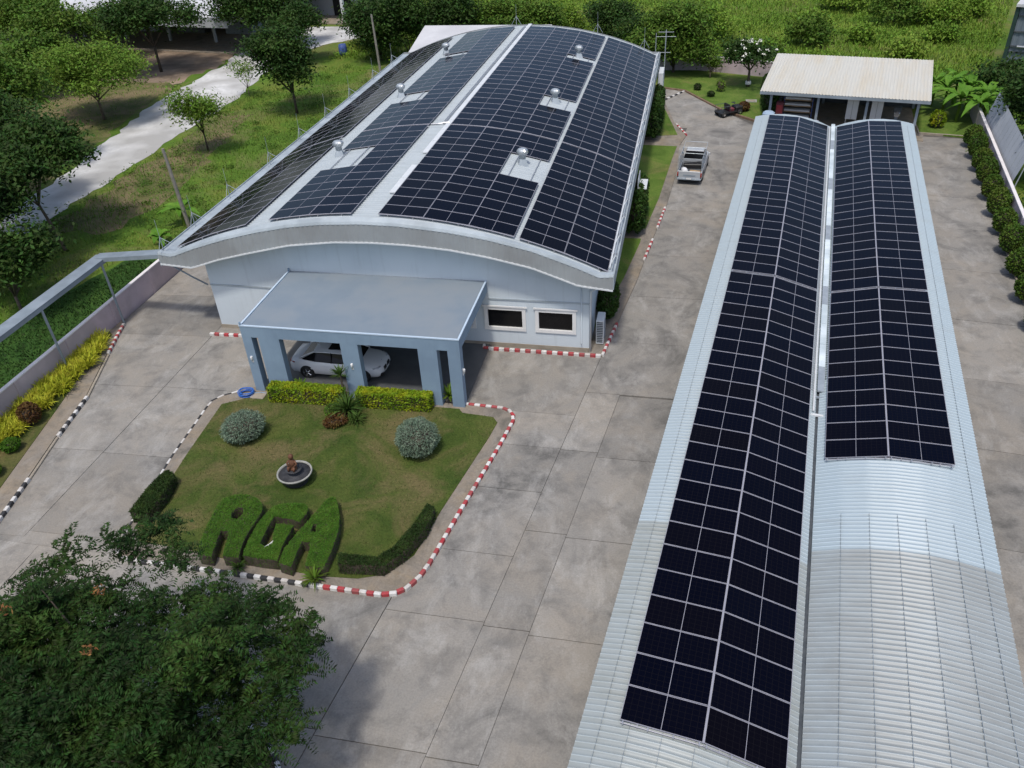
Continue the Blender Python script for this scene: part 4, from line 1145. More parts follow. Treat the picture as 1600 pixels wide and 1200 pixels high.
for s in (-1, 1):
    sw = [(-1.72, .815 * s, 1.05), (-1.02, .60 * s, 1.36), (.50, .64 * s, 1.375), (1.22, .80 * s, .985), (.2, .875 * s, .955), (-1.0, .875 * s, .985)]
    MB().add([(x, y + .012 * s, z) for x, y, z in sw] + [(x, y - .05 * s, z) for x, y, z in sw], [tuple(range(6)), tuple(range(11, 5, -1))] + [(i, (i + 1) % 6, 6 + (i + 1) % 6, 6 + i) for i in range(6)]).build("side_window", M['glass_dark'], car)
    pl = MB().tube([(-1.85, .74 * s, 1.06), (-1.1, .585 * s, 1.385), (-.4, .635 * s, 1.43), (.52, .62 * s, 1.40), (1.34, .80 * s, .97)], [.06, .04, .035, .035, .045], 6)
    pl.tube([(-.12, .885 * s, .95), (-.16, .64 * s, 1.42)], .03, 6, 1)
    pl.build("window_frame", [M['car_white'], M['black']], car, smooth=True)
    hl = MB()
    hl.tube([(2.30, .48 * s, .70), (2.24, .68 * s, .715), (2.04, .85 * s, .76)], [.06, .07, .04], 8).build("headlight", M['lamp_glass'], car, smooth=True)
    MB().tube([(-2.43, .45 * s, .84), (-2.37, .72 * s, .86), (-2.12, .885 * s, .88)], [.05, .06, .03], 6).build("tail_light", M['red_lamp'], car, smooth=True)
    MB().cbox(2.25, 2.47, min(.42 * s, .72 * s), max(.42 * s, .72 * s), .30, .46, .03).build("air_intake", M['black'], car)
    MB().lathe([(.02, -.06), (.09, -.05), (.10, .05), (.02, .07)], 10, (.86, 1.0 * s, 1.0), axis='x').build("mirror", M['car_white'], car, smooth=True)
    for x in (-1.50, 1.52):
        wh = MB().lathe([(.24, -.10), (.325, -.09), (.335, -.05), (.335, .07), (.315, .105), (.25, .11), (.245, .05)], 28, (0, 0, 0), axis='y').build("wheel", M['rubber'], car, (x, .845 * s, .335), (0, 0, 0 if s > 0 else math.pi), smooth=True)
        MB().lathe([(.244, .06), (.235, .108), (.20, .075), (.06, .070), (.05, .10), (.01, .105)], 20, axis='y').build("rim", M['dark_steel'], wh, smooth=True)
        for k in range(5):
            t_ = 2 * math.pi * k / 5
            MB().tube([(.05 * math.cos(t_), .105, .05 * math.sin(t_)), (.225 * math.cos(t_), .112, .225 * math.sin(t_))], .022, 5).build("spoke", M['chrome'], wh)
        MB().lathe([(.385, -.10), (.385, .012), (.36, .014), (.02, .012)], 28, (0, 0, 0), axis='y').build("wheel_arch", M['black'], car, (x, .915 * s, .345), (0, 0, 0 if s > 0 else math.pi))
for s in (-1, 1):
    MB().cbox(2.36, 2.485, min(.04 * s, .40 * s), max(.04 * s, .40 * s), .45, .64, .03).build("grille", M['black'], car)
MB().lathe([(.04, 0), (.042, .006), (.01, .01)], 14, (2.20, 0, .815)).build("badge", M['blue'], car)
MB().box(2.475, 2.49, -.26, .26, .36, .45).build("number_plate", M['white'], car)

# ------------------------------------------------------------------ pickup truck with cage
tk = thing("pickup_truck", "silver pickup truck with tube cage over its open bed parked in the lane", "truck", (6.02, 26.75, 0), R(-6.5))
TM_ = M['galv']
M['truck'] = mat("truck_silver", [(.32, .345, .37), (.40, .42, .44)], 1, rough=.35, spec=.6, coord='obj')
b = MB()
b.cbox(-.86, .86, -2.5, -.05, .45, .62, .03); b.build("bed_floor", M['dark_steel'], tk)
for s in (-1, 1):
    x0, x1 = (-.90, -.80) if s < 0 else (.80, .90)
    MB().cbox(x0, x1, -2.48, -.02, .42, 1.02, .03).build("bed_side", M['truck'], tk)
    MB().box(min(.90 * s, .915 * s), max(.90 * s, .915 * s), -1.95, -1.05, .40, .72).build("wheel_arch", M['black'], tk)
MB().cbox(-.80, .80, -2.56, -2.47, .45, 1.02, .02).build("tailgate", M['truck'], tk)
MB().box(-.45, .45, -2.575, -2.563, .66, .76).build("tailgate_band", M['grey_steel'], tk)
MB().cbox(-.88, .88, -2.72, -2.57, .42, .54, .03).build("rear_bumper", M['grey_steel'], tk)
MB().box(-.18, .18, -2.735, -2.722, .47, .58).build("number_plate", M['white'], tk)
for s in (-1, 1): MB().cbox(min(.80 * s, .90 * s), max(.80 * s, .90 * s), -2.58, -2.49, .64, .92, .01).build("tail_light", M['red_lamp'], tk)
cab = MB(); secs = []
for y, zt, w_ in ((.02, 1.05, .88), (.10, 1.08, .89), (1.3, 1.06, .89), (1.45, 1.02, .88), (2.3, .95, .86), (2.55, .80, .80), (2.62, .55, .74)):
    secs.append([(-w_, y, .38), (-w_, y, .75), (-w_ * .97, y, zt - .06), (-w_ * .85, y, zt), (w_ * .85, y, zt), (w_ * .97, y, zt - .06), (w_, y, .75), (w_, y, .38), (-w_, y, .38)])
loft(cab, [s_[::-1] for s_ in secs]); cab.build("cab_body", M['truck'], tk, smooth=False)
top = MB(); secs = []
for y, z, w_ in ((.06, 1.08, .80), (.20, 1.62, .66), (.35, 1.67, .66), (.95, 1.66, .66), (1.5, 1.06, .78)):
    secs.append([(-w_, y, z if z > 1.2 else z), (w_, y, z)])
top.add([(-.66, .2, 1.62), (.66, .2, 1.62), (.66, .95, 1.64), (-.66, .95, 1.64), (-.60, .28, 1.68), (.60, .28, 1.68), (.60, .88, 1.69), (-.60, .88, 1.69)], [(4, 5, 6, 7), (0, 1, 5, 4), (1, 2, 6, 5), (2, 3, 7, 6), (3, 0, 4, 7)])
top.build("cab_roof", M['truck'], tk)
gl = MB().add([(-.80, .05, 1.07), (.80, .05, 1.07), (.66, .2, 1.62), (-.66, .2, 1.62)], [(0, 1, 2, 3)]); gl.build("rear_window", M['glass_dark'], tk)
MB().add([(.78, 1.5, 1.05), (-.78, 1.5, 1.05), (-.66, .95, 1.64), (.66, .95, 1.64)], [(0, 1, 2, 3)]).build("windscreen", M['glass_dark'], tk)
for s in (-1, 1):
    MB().add([(.80 * s, .05, 1.07), (.79 * s, 1.5, 1.05), (.66 * s, .95, 1.64), (.66 * s, .2, 1.62)], [(0, 1, 2, 3)]).build("side_window", M['glass_dark'], tk)
    MB().cbox(min(.90 * s, 1.06 * s), max(.90 * s, 1.06 * s), 1.18, 1.28, 1.02, 1.2, .02).build("mirror", M['truck'], tk)
    for y in (-1.5, 1.75):
        wh = MB().lathe([(.2, -.11), (.33, -.10), (.35, -.06), (.35, .06), (.33, .10), (.2, .11)], 20, axis='x').build("wheel", M['rubber'], tk, (.80 * s, y, .35), smooth=True)
        MB().lathe([(.2, .10), (.17, .115), (.02, .12)], 16, axis='x').build("rim", M['chrome'], wh, (0, 0, 0), (0, 0, 0 if s > 0 else math.pi), smooth=True)
for s in (-1, 1):
    for y in (-2.42, -1.6, -.8, -.05): MB().tube([(.84 * s, y, 1.0), (.84 * s, y, 1.95)], .022, 6).build("cage_post", M['galv'], tk)
    for z in (1.3, 1.62, 1.95): MB().tube([(.84 * s, -2.42, z), (.84 * s, -.05, z)], .018, 6).build("cage_rail", M['galv'], tk)
for z in (1.5, 1.95): MB().tube([(-.84, -.05, z), (.84, -.05, z)], .022, 6).build("cage_rail", M['galv'], tk)
MB().tube([(-.84, -.05, 1.95), (-.84, .9, 2.1), (.84, .9, 2.1), (.84, -.05, 1.95)], .022, 6).build("cage_rail", M['galv'], tk)
t = thing("cargo_sack", "white sack lying in the pickup's bed", "sack", Matrix.Translation((6.02, 26.75, .62)) @ Matrix.Rotation(R(-6.5), 4, 'Z') @ Vector((-.45, -1.9, 0)), R(20))
MB().lathe([(.05, -.32), (.18, -.30), (.24, 0), (.19, .28), (.04, .33)], 12, (0, 0, .2), axis='y').build("sack", M['cloth'], t, smooth=True)
t = thing("cardboard_sheet", "brown cardboard lying in the pickup's bed", "cardboard", Matrix.Translation((6.02, 26.75, .62)) @ Matrix.Rotation(R(-6.5), 4, 'Z') @ Vector((.28, -1.75, 0)), R(-12))
MB().box(-.42, .42, -.45, .45, .01, .05).box(-.30, .36, -.40, .38, .052, .09).build("sheet", M['wood'], t)
t = thing("tool_bundle", "dark bundle of tools behind the pickup's cab", "tools", Matrix.Translation((6.02, 26.75, .62)) @ Matrix.Rotation(R(-6.5), 4, 'Z') @ Vector((0, -.55, 0)))
MB().cbox(-.7, .7, -.35, .3, 0, .35, .05).build("tool_box", M['black'], t)
MB().tube([(-.75, -.2, .4), (.7, .1, .45)], .03, 6).build("handle", M['dark_steel'], t)

# ------------------------------------------------------------------ small black motor cart by the back lawn
mc = thing("motor_cart", "low black motor cart with open frame by the back lawn kerb", "cart", (8.85, 41.35, 0), R(-57))
MB().cbox(-.55, .55, -1.15, .55, .32, .42, .02).build("deck", M['black'], mc)
for s in (-1, 1):
    for y in (-.8, .85):
        wh = MB().lathe([(.1, -.07), (.24, -.07), (.26, 0), (.24, .07), (.1, .07)], 16, axis='x').build("wheel", M['rubber'], mc, (.55 * s, y, .26), smooth=True)
        MB().lathe([(.1, .071), (.02, .08)], 10, axis='x').build("rim", M['chrome'], wh)
    MB().tube([(.5 * s, -1.1, .42), (.5 * s, -1.1, .95), (.5 * s, -.2, .95), (.5 * s, -.1, .42)], .025, 6).build("side_frame", M['dark_steel'], mc)
MB().cbox(-.45, .45, .5, 1.25, .35, .75, .08).build("engine_cover", M['black'], mc)
MB().cbox(-.42, .42, -.15, .35, .45, .68, .05).build("seat", M['maroon'], mc)
MB().cbox(-.42, .42, -.25, -.15, .6, 1.05, .03).build("seat_back", M['black'], mc)
MB().tube([(0, .75, .75), (0, .45, 1.05)], .025, 6).build("steering_column", M['chrome'], mc)
MB().lathe([(.16, -.01), (.19, 0), (.16, .02)], 14, (0, .43, 1.06)).build("steering_wheel", M['black'], mc)

# ------------------------------------------------------------------ fountain
fo = thing("fountain", "dark stone fountain bowl with pale rim on the central lawn", "fountain", (-10.0, -11.55, .11))
MB().lathe([(.42, 0), (.50, .04), (.46, .12), (.55, .22), (.70, .40), (.74, .50)], 30).build("bowl", M['stone_dark'], fo, smooth=True)
MB().lathe([(.745, .49), (.76, .52), (.75, .56), (.70, .565), (.685, .52), (.67, .47)], 30).build("rim", M['rim_pale'], fo, smooth=True)
MB().lathe([(.675, .42), (.675, .46), (.1, .45)], 30).build("basin_floor", M['basin'], fo, smooth=True)
MB().lathe([(.20, .45), (.16, .52), (.12, .62), (.22, .66), (.34, .70), (.36, .74), (.24, .73)], 22).build("inner_dish", M['stone_dark'], fo, smooth=True)
sta = thing("statuette", "small reddish brown statuette standing on the fountain", "statue", (-10.0, -11.55, .83))
MB().lathe([(.17, 0), (.16, .06), (.12, .10), (.13, .20), (.16, .30), (.14, .42), (.07, .50), (.055, .54), (.10, .60), (.115, .67), (.09, .75), (.03, .79)], 16).build("figure", M['statue'], sta, smooth=True)
for s in (-1, 1):
    MB().tube([(.13 * s, 0, .45), (.22 * s, -.05, .32), (.12 * s, -.16, .24)], [.05, .045, .035], 7).build("arm", M['statue'], sta, smooth=True)
    MB().tube([(.08 * s, -.05, .14), (.13 * s, -.2, .18), (.12 * s, -.22, .02)], [.07, .06, .045], 7).build("leg", M['statue'], sta, smooth=True)

# ------------------------------------------------------------------ hose, hydrant slab, small things
hz = thing("hose_coil", "coiled blue garden hose at the carport's left corner", "hose", (-15.25, -5.72, .09))
rh = random.Random(3)
for k in range(7):
    r_ = .36 + rh.uniform(-.06, .08); dx, dy = rh.uniform(-.05, .05), rh.uniform(-.05, .05)
    MB().tube([(dx + r_ * math.cos(t), dy + r_ * .8 * math.sin(t), .03 + k * .03 + .015 * math.sin(3 * t + k)) for t in np.linspace(0, 6.28, 26)], .02, 6, caps=False).build("hose_loop", M['hose_blue'], hz, smooth=True)
MB().tube([(.36, 0, .1), (.7, .2, .05), (1.1, .15, .05)], .02, 6).build("hose_end", M['cloth_blue'], hz)
tag(MB().box(-14.9, -14.2, -6.05, -5.6, .1, .16).build("stone_slab", M['kerb_plain']), "pale stone slab beside the blue hose", "slab")
wb = thing("white_hose", "white bent pipe lying inside the clipped letter G", "pipe", (-9.35, -15.6, .13))
MB().tube([(-.22, -.2, .28), (-.05, -.12, .3), (.05, .05, .32), (.12, .3, .34)], [.07, .09, .06, .04], 7).build("pipe", M['white'], wb, smooth=True)
ms = thing("manhole_cover", "pale square manhole cover on the back lawn", "manhole", (11.0, 45.3, .1))
MB().box(-.5, .5, -.35, .35, 0, .08).build("frame", M['rim_pale'], ms)
MB().box(-.35, .35, -.22, .22, .081, .10).build("lid", M['kerb_plain'], ms)
bb = thing("water_barrel", "dark blue barrel at the edge of the road by the big hedge", "barrel", (-36.7, 63.8, -.08))
MB().lathe([(.45, 0), (.5, .3), (.52, .6), (.5, .9), (.44, 1.2), (.40, 1.22)], 18).build("drum", M['blue'], bb, smooth=True)
MB().lathe([(.42, 1.221), (.42, 1.26), (.02, 1.27)], 18).build("lid", M['blue'], bb)

# ------------------------------------------------------------------ far buildings
wh_ = thing("warehouse", "open fronted warehouse with grey roof at the top left of the photo", "building", (-64.0, 66.2, -.08), R(-8.7))
MB().add([(-34, -1.0, 4.5), (13.3, -1.0, 4.5), (13.3, 30, 8.5), (-34, 30, 8.5), (-34, -1.0, 4.35), (13.3, -1.0, 4.35), (13.3, 30, 8.35), (-34, 30, 8.35)], [(0, 1, 2, 3), (7, 6, 5, 4), (0, 4, 5, 1), (1, 5, 6, 2), (2, 6, 7, 3), (3, 7, 4, 0)]).build("roof", M['pale_roof'], wh_)
MB().box(-34, 13.3, -1.06, -1.0, 3.3, 4.48).build("fascia", M['grey_roof'], wh_)
MB().box(13.3, 13.36, -1.0, 30, 3.6, 4.6).build("fascia", M['grey_roof'], wh_)
for x in (-30, -23.5, -16.5, -9, -1.5, 6): MB().box(x - .15, x + .15, 5.0, 5.3, 0, 4.9).build("post", M['grey_roof'], wh_)
MB().box(-33.5, 12.8, 17, 17.3, 0, 6.5).build("rear_wall", M['dark_steel'], wh_)
MB().box(-34, 13, 0, 17, 0, .12).build("floor", M['concrete_path'], wh_)
for i, x in enumerate((-28, -20, -12, -4, 4)): MB().cbox(x, x + 4.5, 10, 14, .12, 2.6, .05).build("stored_goods", M['dark_steel'] if i % 2 else M['grey_steel'], wh_)
gb = thing("grey_building", "plain grey building with white column at the top edge left of the hedge", "building", (-52.5, 84, -.08), R(-8))
MB().box(0, 9.0, 4, 16, 0, 6).build("wall", M['grey_roof'], gb)
MB().box(-.5, 10.3, -.5, 16.5, 5.6, 5.9).build("roof", M['pale_roof'], gb)
MB().box(8.6, 9.0, -.2, .2, 0, 5.6).build("column", M['white_metal'], gb)
MB().box(5, 8, 3.9, 3.995, 0, 3.2).build("door", M['black'], gb)
MB().box(-.5, 12.3, -1.5, 4, 0, .1).build("floor", M['concrete_path'], gb)
lt = thing("annexe", "low annexe with plain pale roof behind the hall's far left corner", "building", (-22.6, 45.5, -.08))
MB().add([(0, 0, 4.0), (14, 0, 4.0), (13.0, 11.2, 4.75), (-1.1, 11.2, 4.75), (0, 0, 3.85), (14, 0, 3.85), (13.0, 11.2, 4.6), (-1.1, 11.2, 4.6)], [(0, 1, 2, 3), (7, 6, 5, 4), (0, 4, 5, 1), (1, 5, 6, 2), (2, 6, 7, 3), (3, 7, 4, 0)]).build("roof", M['pale_roof'], lt)
MB().box(.3, 13, .3, 10.9, 0, 3.9).build("wall", M['wall_blue'], lt)
MB().box(2, 4, .22, .297, 1.1, 2.4).build("window", M['glass_dark'], lt)
tb_ = thing("clad_building", "blue grey clad building at the top right corner of the photo", "building", (34.9, 54.6, -.08), R(-23))
vs = []
for i in range(151): vs += [(i * .15, (.05 if (i // 2) % 2 else 0), 0), (i * .15, (.05 if (i // 2) % 2 else 0), 6.4)]
MB().add(vs, [(2 * i, 2 * i + 2, 2 * i + 3, 2 * i + 1) for i in range(150)]).build("cladding", M['steel_blue'], tb_)
MB().box(0, 22.4, .12, 26, 0, 6.35).build("wall", M['steel_blue'], tb_)
MB().box(-.35, -.02, -.3, .5, 0, 6.45).build("corner_post", M['green_trim'], tb_)
MB().box(-.35, 22.6, -.5, 26.3, 6.46, 6.7).build("roof", M['pale_roof'], tb_)
for z in (2.4, 2.9, 4.2, 5.6): MB().box(0, 22, -.12, -.02, z, z + .12).build("girt", M['dark_steel'], tb_)
MB().tube([(.6, -.3, 3.0), (6, -.35, 3.05), (14, -.3, 3.0)], .10, 8).build("pipe", M['rail'], tb_)

# ------------------------------------------------------------------ vegetation
def tree(name, label, cat, x, y, h, rad, leaf, seed, nclump=60, per=110, ln=.34, wd=.17, cr=.55, trunk=.14, bark='bark', base_frac=.42, shell=.5, lean=(0, 0), group=None, flat=.65, low=-.35, z0=-.08):
    rng = np.random.default_rng(seed)
    t = thing(name, label, cat, (x, y, z0), 0, group)
    rz_ = h * (1 - base_frac) / 2
    c = np.array([lean[0], lean[1], h - rz_])
    nl = max(4, int(3 + rad * 1.3))
    lobes = []
    while len(lobes) < nl:
        q = rng.uniform(-1, 1, 3)
        if np.linalg.norm(q) < 1 and q[2] > -.7: lobes.append(q * np.array([rad, rad, rz_]) * .62)
    pts, cl = [], []
    for q in lobes:
        k = rng.uniform(.42, .68)
        a_, b_ = clump_points(rng, max(3, nclump // nl), per, (rad * k, rad * k, rz_ * k * 1.05), cr, shell, flat, low)
        pts.append(a_ + q); cl.append(b_ + q)
    pts = np.concatenate(pts) + c; cl = np.concatenate(cl) + c; nclump = len(cl)
    fork = np.array([lean[0] * .5, lean[1] * .5, h * base_frac * .85])
    MB().tube([(0, 0, 0), (lean[0] * .2, lean[1] * .2, fork[2] * .5), tuple(fork)], [trunk, trunk * .8, trunk * .65], 8).build("trunk", M[bark], t, smooth=True)
    for k in range(min(7, nclump // 3)):
        e = cl[k * (nclump // 8)]
        m_ = fork + (e - fork) * .5 + rng.normal(size=3) * .15
        MB().tube([tuple(fork - np.array([0, 0, .1])), tuple(m_), tuple(e)], [trunk * .5, trunk * .3, trunk * .12], 6).build("branch", M[bark], t, smooth=True)
    link("crown", leaf_mesh("crown", pts, ln, wd, M[leaf], rng, .6), t)
    return t

# big flame tree in the foreground: rosettes of feathery fronds
def flame_tree():
    rng = np.random.default_rng(42)
    t = thing("flame_tree", "large dark green feathery tree filling the lower left corner", "tree", (-8.6, -25.3, .1))
    rad = np.array([5.5, 4.5, 2.3]); cz = 4.3
    cent = []
    while len(cent) < 72:
        d = rng.normal(size=3); d /= np.linalg.norm(d)
        if d[2] < -.25: continue
        k = .42 + .58 * rng.uniform() ** .55
        p = d * rad * k
        lump = .82 + .26 * math.sin(d[0] * 5 + 1.3) * math.cos(d[1] * 4.2 + d[2] * 3)
        cent.append(p * lump + np.array([-.3, .1, cz]))
    cent = np.concatenate([np.array(cent), [(2.2, .2, 4.6), (3.2, -.4, 4.3), (2.6, -1.4, 4.5), (3.6, .8, 4.2), (1.6, -1.0, 5.0), (3.4, -2.0, 4.0), (2.4, 1.4, 4.7), (4.1, -.9, 3.8)]])
    tips = np.repeat(cent, 7, 0) + rng.normal(size=(len(cent) * 7, 3)) * [.46, .46, .24]
    # spiky shoots that stick out of the outline
    extra = np.array([(-2.3, 6.4, 4.9), (-2.6, 5.9, 4.7), (-1.7, 5.9, 4.8), (-2.0, 5.3, 4.7), (-2.9, 5.0, 4.9), (-4.2, 5.0, 4.9), (-4.6, 3.5, 4.9), (-1.0, 5.6, 4.7), (-.4, 4.9, 4.8), (1.5, 4.1, 4.7), (2.7, 3.9, 4.6), (3.4, 3.6, 4.6), (4.5, 2.9, 4.7), (4.9, 2.3, 4.6), (5.0, 1.6, 4.7), (5.1, .7, 4.7), (4.8, -.3, 4.6), (4.2, 3.1, 4.2), (4.6, 1.2, 4.0)])
    tips = np.concatenate([tips, extra + rng.normal(size=extra.shape) * .2, extra * [.93, .93, 1] + rng.normal(size=extra.shape) * .25])
    nT, nF, nL = len(tips), 12, 22
    az = rng.uniform(0, 2 * np.pi, (nT, nF)); el = rng.uniform(-.35, .75, (nT, nF))
    D = np.stack([np.cos(az) * np.cos(el), np.sin(az) * np.cos(el), np.sin(el)], -1)
    fl = rng.uniform(.45, .95, (nT, nF))
    s = np.linspace(.18, 1, nL // 2)
    side = np.cross(D, np.array([0, 0, 1.0])); side /= np.linalg.norm(side, axis=-1)[..., None]
    P, A = [], []
    for sg in (-1, 1):
        base = tips[:, None, None, :] + D[:, :, None, :] * (fl[:, :, None] * s)[..., None]
        base[..., 2] -= (s ** 2)[None, None, :] * fl[:, :, None] * .35
        ax = side * sg + D * .45
        w_ = .075 * np.sqrt(np.sin(np.pi * np.clip(s * .9 + .05, 0, 1)))[None, None, :, None]
        base = base + ax[:, :, None, :] * w_ * 1.1
        P.append(base.reshape(-1, 3)); A.append(np.repeat(ax[:, :, None, :], len(s), 2).reshape(-1, 3))
    P = np.concatenate(P); A = np.concatenate(A)
    # uneven crown: keep all, the gaps come from the rosettes
    link("crown", leaf_mesh("crown", P, .165, .050, M['leaf_fg'], rng, .9, axis=A * 3), t)
    MB().tube([(1.0, -.6, -.1), (.8, -.4, 1.2), (.6, -.2, 2.4)], [.32, .26, .22], 10).build("trunk", M['bark'], t, smooth=True)
    idx = rng.permutation(nT)[:70]
    for i in idx:
        e = tips[i]; f0 = np.array([.6, -.2, 2.3])
        m1 = f0 + (e - f0) * .45 + np.array([0, 0, .35]) + rng.normal(size=3) * .25
        MB().tube([tuple(f0), tuple(m1), tuple(e)], [.075, .045, .014], 5).build("branch", M['bark_dark'], t, smooth=True)
    # dry seed clusters
    seedp = tips[rng.permutation(500)[:8]] + np.array([0, 0, .3])
    q = np.repeat(seedp, 26, 0) + rng.normal(size=(8 * 26, 3)) * .09
    tag(link("dry_flowers", leaf_mesh("dry_flowers", q, .15, .05, M['leaf_dead'], rng, .5), t), kind='stuff')
flame_tree()

TR = [
    ("young_tree", "young bright green tree by the near edge of the gravel road", -36.25, 29.2, 5.6, 2.3, 'leaf_light', 1, dict(nclump=60, per=70, ln=.32, wd=.12, cr=.42, trunk=.09, base_frac=.34, bark='bark_dark', flat=.9)),
    ("tree", "dark round tree left of the hall's roof, on the green strip", -32.6, 40.3, 7.8, 3.5, 'leaf_dark', 2, dict(nclump=120, per=110, cr=.6, trunk=.16, base_frac=.30, bark='bark_dark')),
    ("tree", "dark tree with bare trunk in front of the grey roofed warehouse", -56.8, 55.8, 8.4, 5.4, 'leaf_dark', 3, dict(nclump=150, per=110, ln=.42, wd=.2, cr=.7, trunk=.2, base_frac=.42, bark='bark_dark')),
    ("tree", "broad pale green tree spreading left of the gravel road", -52.3, 37.6, 6.8, 6.4, 'leaf_light', 4, dict(nclump=260, per=110, ln=.34, wd=.14, cr=.7, trunk=.16, base_frac=.34, flat=.5)),
    ("tree", "slim tree behind the broad pale green one", -65, 46.0, 6.6, 4.0, 'leaf_mid', 5, dict(nclump=100, per=100, ln=.4, wd=.2, cr=.6, bark='bark_dark')),
    ("tree", "tall tree at the left edge of the photo above the road", -52.0, 24.0, 9.8, 5.8, 'leaf_mid', 6, dict(nclump=270, per=120, cr=.65, trunk=.2, base_frac=.25)),
    ("tree", "dark leaning tree shading the gravel road at the lower left", -36.2, 9.0, 8.4, 5.0, 'leaf_dark', 7, dict(nclump=210, per=110, cr=.55, trunk=.13, base_frac=.45, lean=(-2.0, .6), shell=.3)),
    ("tree", "dark tree at the left edge beside the box beam", -36.6, 2.6, 9.0, 4.6, 'leaf_dark', 8, dict(nclump=190, per=110, cr=.6, trunk=.16, base_frac=.25, lean=(-1.2, 0))),
    ("tree", "dark tree over the near end of the gravel road at the left edge", -46.5, 15.5, 9.2, 5.0, 'leaf_dark', 21, dict(nclump=210, per=110, cr=.6, trunk=.16, base_frac=.3)),
    ("tree", "low dark tree under the leaning one by the left field edge", -33.0, .5, 5.2, 2.6, 'leaf_dark', 22, dict(nclump=60, per=110, cr=.6, trunk=.12, base_frac=.3)),
    ("tree", "dark tree nearest the bend of the box beam, over the field", -40.6, 5.6, 8.8, 4.8, 'leaf_dark', 23, dict(nclump=200, per=120, cr=.6, trunk=.16, base_frac=.3)),
    ("tree", "leafy tree between the broad pale green tree and the warehouse", -66.5, 61.5, 6.8, 4.0, 'leaf_mid', 24, dict(nclump=100, per=110, cr=.6, trunk=.14, base_frac=.3, bark='bark_dark')),
    ("tree", "leafy tree behind the tall one at the left edge", -60.0, 30.5, 8.0, 4.6, 'leaf_mid', 25, dict(nclump=140, per=110, cr=.65, trunk=.16, base_frac=.3, bark='bark_dark')),
    ("tree", "large leafy tree in the top left corner of the photo", -79, 60, 9.0, 7.0, 'leaf_mid', 9, dict(nclump=190, per=110, ln=.45, wd=.24, cr=.8, trunk=.22)),
    ("tree", "second leafy tree in the top left corner, nearer the asphalt", -71, 55, 7.8, 5.2, 'leaf_mid', 19, dict(nclump=130, per=100, ln=.42, wd=.22, cr=.7, bark='bark_dark')),
    ("tree", "big dark tree between the warehouse and the grey building", -47.5, 66, 9.6, 5.6, 'leaf_dark', 10, dict(nclump=180, per=120, ln=.42, wd=.22, cr=.75, trunk=.22, base_frac=.2, bark='bark_dark')),
    ("tree", "dark tree right of the road end, by the grey building", -40.5, 60.5, 7.0, 3.2, 'leaf_dark', 20, dict(nclump=90, per=100, cr=.55, trunk=.14, base_frac=.3, bark='bark_dark')),
    ("sapling", "thin pale sapling beside the gravel road bend", -40.4, 45.8, 4.0, 1.9, 'leaf_light', 11, dict(nclump=22, per=40, ln=.26, wd=.12, cr=.35, trunk=.05, base_frac=.3)),
    ("tree", "dense round tree behind the hall's far right corner", 3.4, 55.6, 6.8, 3.7, 'leaf_mid', 12, dict(nclump=170, per=120, ln=.36, wd=.18, cr=.6, trunk=.18, base_frac=.12, bark='bark_dark', low=-.6)),
    ("small_tree", "small round tree against the pink back wall", 7.2, 53.4, 2.2, .9, 'leaf_mid', 13, dict(nclump=26, per=50, ln=.22, wd=.11, cr=.25, trunk=.06, base_frac=.45)),
    ("tree", "dark bushy tree behind the crown of the hall's far gable", -5.9, 71.5, 5.0, 3.6, 'leaf_dark', 14, dict(nclump=80, per=110, cr=.6, base_frac=.1, low=-.6)),
    ("tree", "low dark tree right of the gable's middle lightning rod", -1.0, 66.0, 4.2, 3.0, 'leaf_dark', 15, dict(nclump=66, per=110, cr=.6, base_frac=.1, low=-.6)),
    ("tree", "dark tree behind the sheet fence, nearest of the right row", 31.2, 25.5, 5.2, 2.6, 'leaf_dark', 16, dict(nclump=66, per=100, cr=.55, base_frac=.15, low=-.6)),
    ("tree", "dark tree behind the middle of the sheet fence", 32.2, 34.0, 6.4, 3.3, 'leaf_dark', 17, dict(nclump=90, per=110, cr=.6, base_frac=.12, low=-.6)),
    ("tree", "dark tree between the sheet fence and the clad building", 32.6, 44.2, 4.6, 3.0, 'leaf_dark', 18, dict(nclump=80, per=110, cr=.6, base_frac=.12, low=-.6)),
]
for n_, lb, x, y, h, r_, lf, sd, kw in TR:
    tree(n_, lb, "tree", x, y, h, r_, lf, sd, **kw)
# flowering frangipani
fr = tree("frangipani_tree", "white flowering frangipani tree on the back lawn by the pink wall", "tree", 10.85, 50.4, 4.2, 2.5, 'leaf_dark', 31, nclump=54, per=70, ln=.4, wd=.15, cr=.42, trunk=.16, base_frac=.45, shell=.7, bark='bark', z0=.1)
rg = np.random.default_rng(77)
pf, _ = clump_points(rg, 26, 9, (2.4, 2.4, 1.2), .12, .85, .6, .0)
link("blossoms", leaf_mesh("blossoms", pf + np.array([0, 0, 3.15]), .2, .16, M['flower_white'], rg, .9), fr)
MB().lathe([(.28, 0), (.3, .1), (.26, .3)], 12).build("trunk_ring", M['white'], fr, (0, 0, .2))

# tall hedge trees along the back of the annexe
for i, (x, y, h, r_, lf) in enumerate([(-31.0, 61.5, 7.4, 3.4, 'leaf_dark'), (-27.0, 61.0, 8.0, 3.4, 'leaf_dark'), (-22.5, 63.5, 7.2, 3.4, 'leaf_dark'), (-18.0, 66, 6.4, 3.3, 'leaf_mid'), (-13.0, 66.5, 5.6, 3.2, 'leaf_mid'), (-34.0, 68, 6.5, 3.2, 'leaf_dark')]):
    tree("hedge_tree", ["first", "second", "third", "fourth", "fifth", "backmost"][i] + " dense tree from the left in the tall hedge behind the annexe", "tree", x, y, h, r_, lf, 60 + i, nclump=90, per=100, ln=.38, wd=.2, cr=.65, base_frac=.06, low=-.8, group="tall hedge behind the annexe", bark='bark_dark')

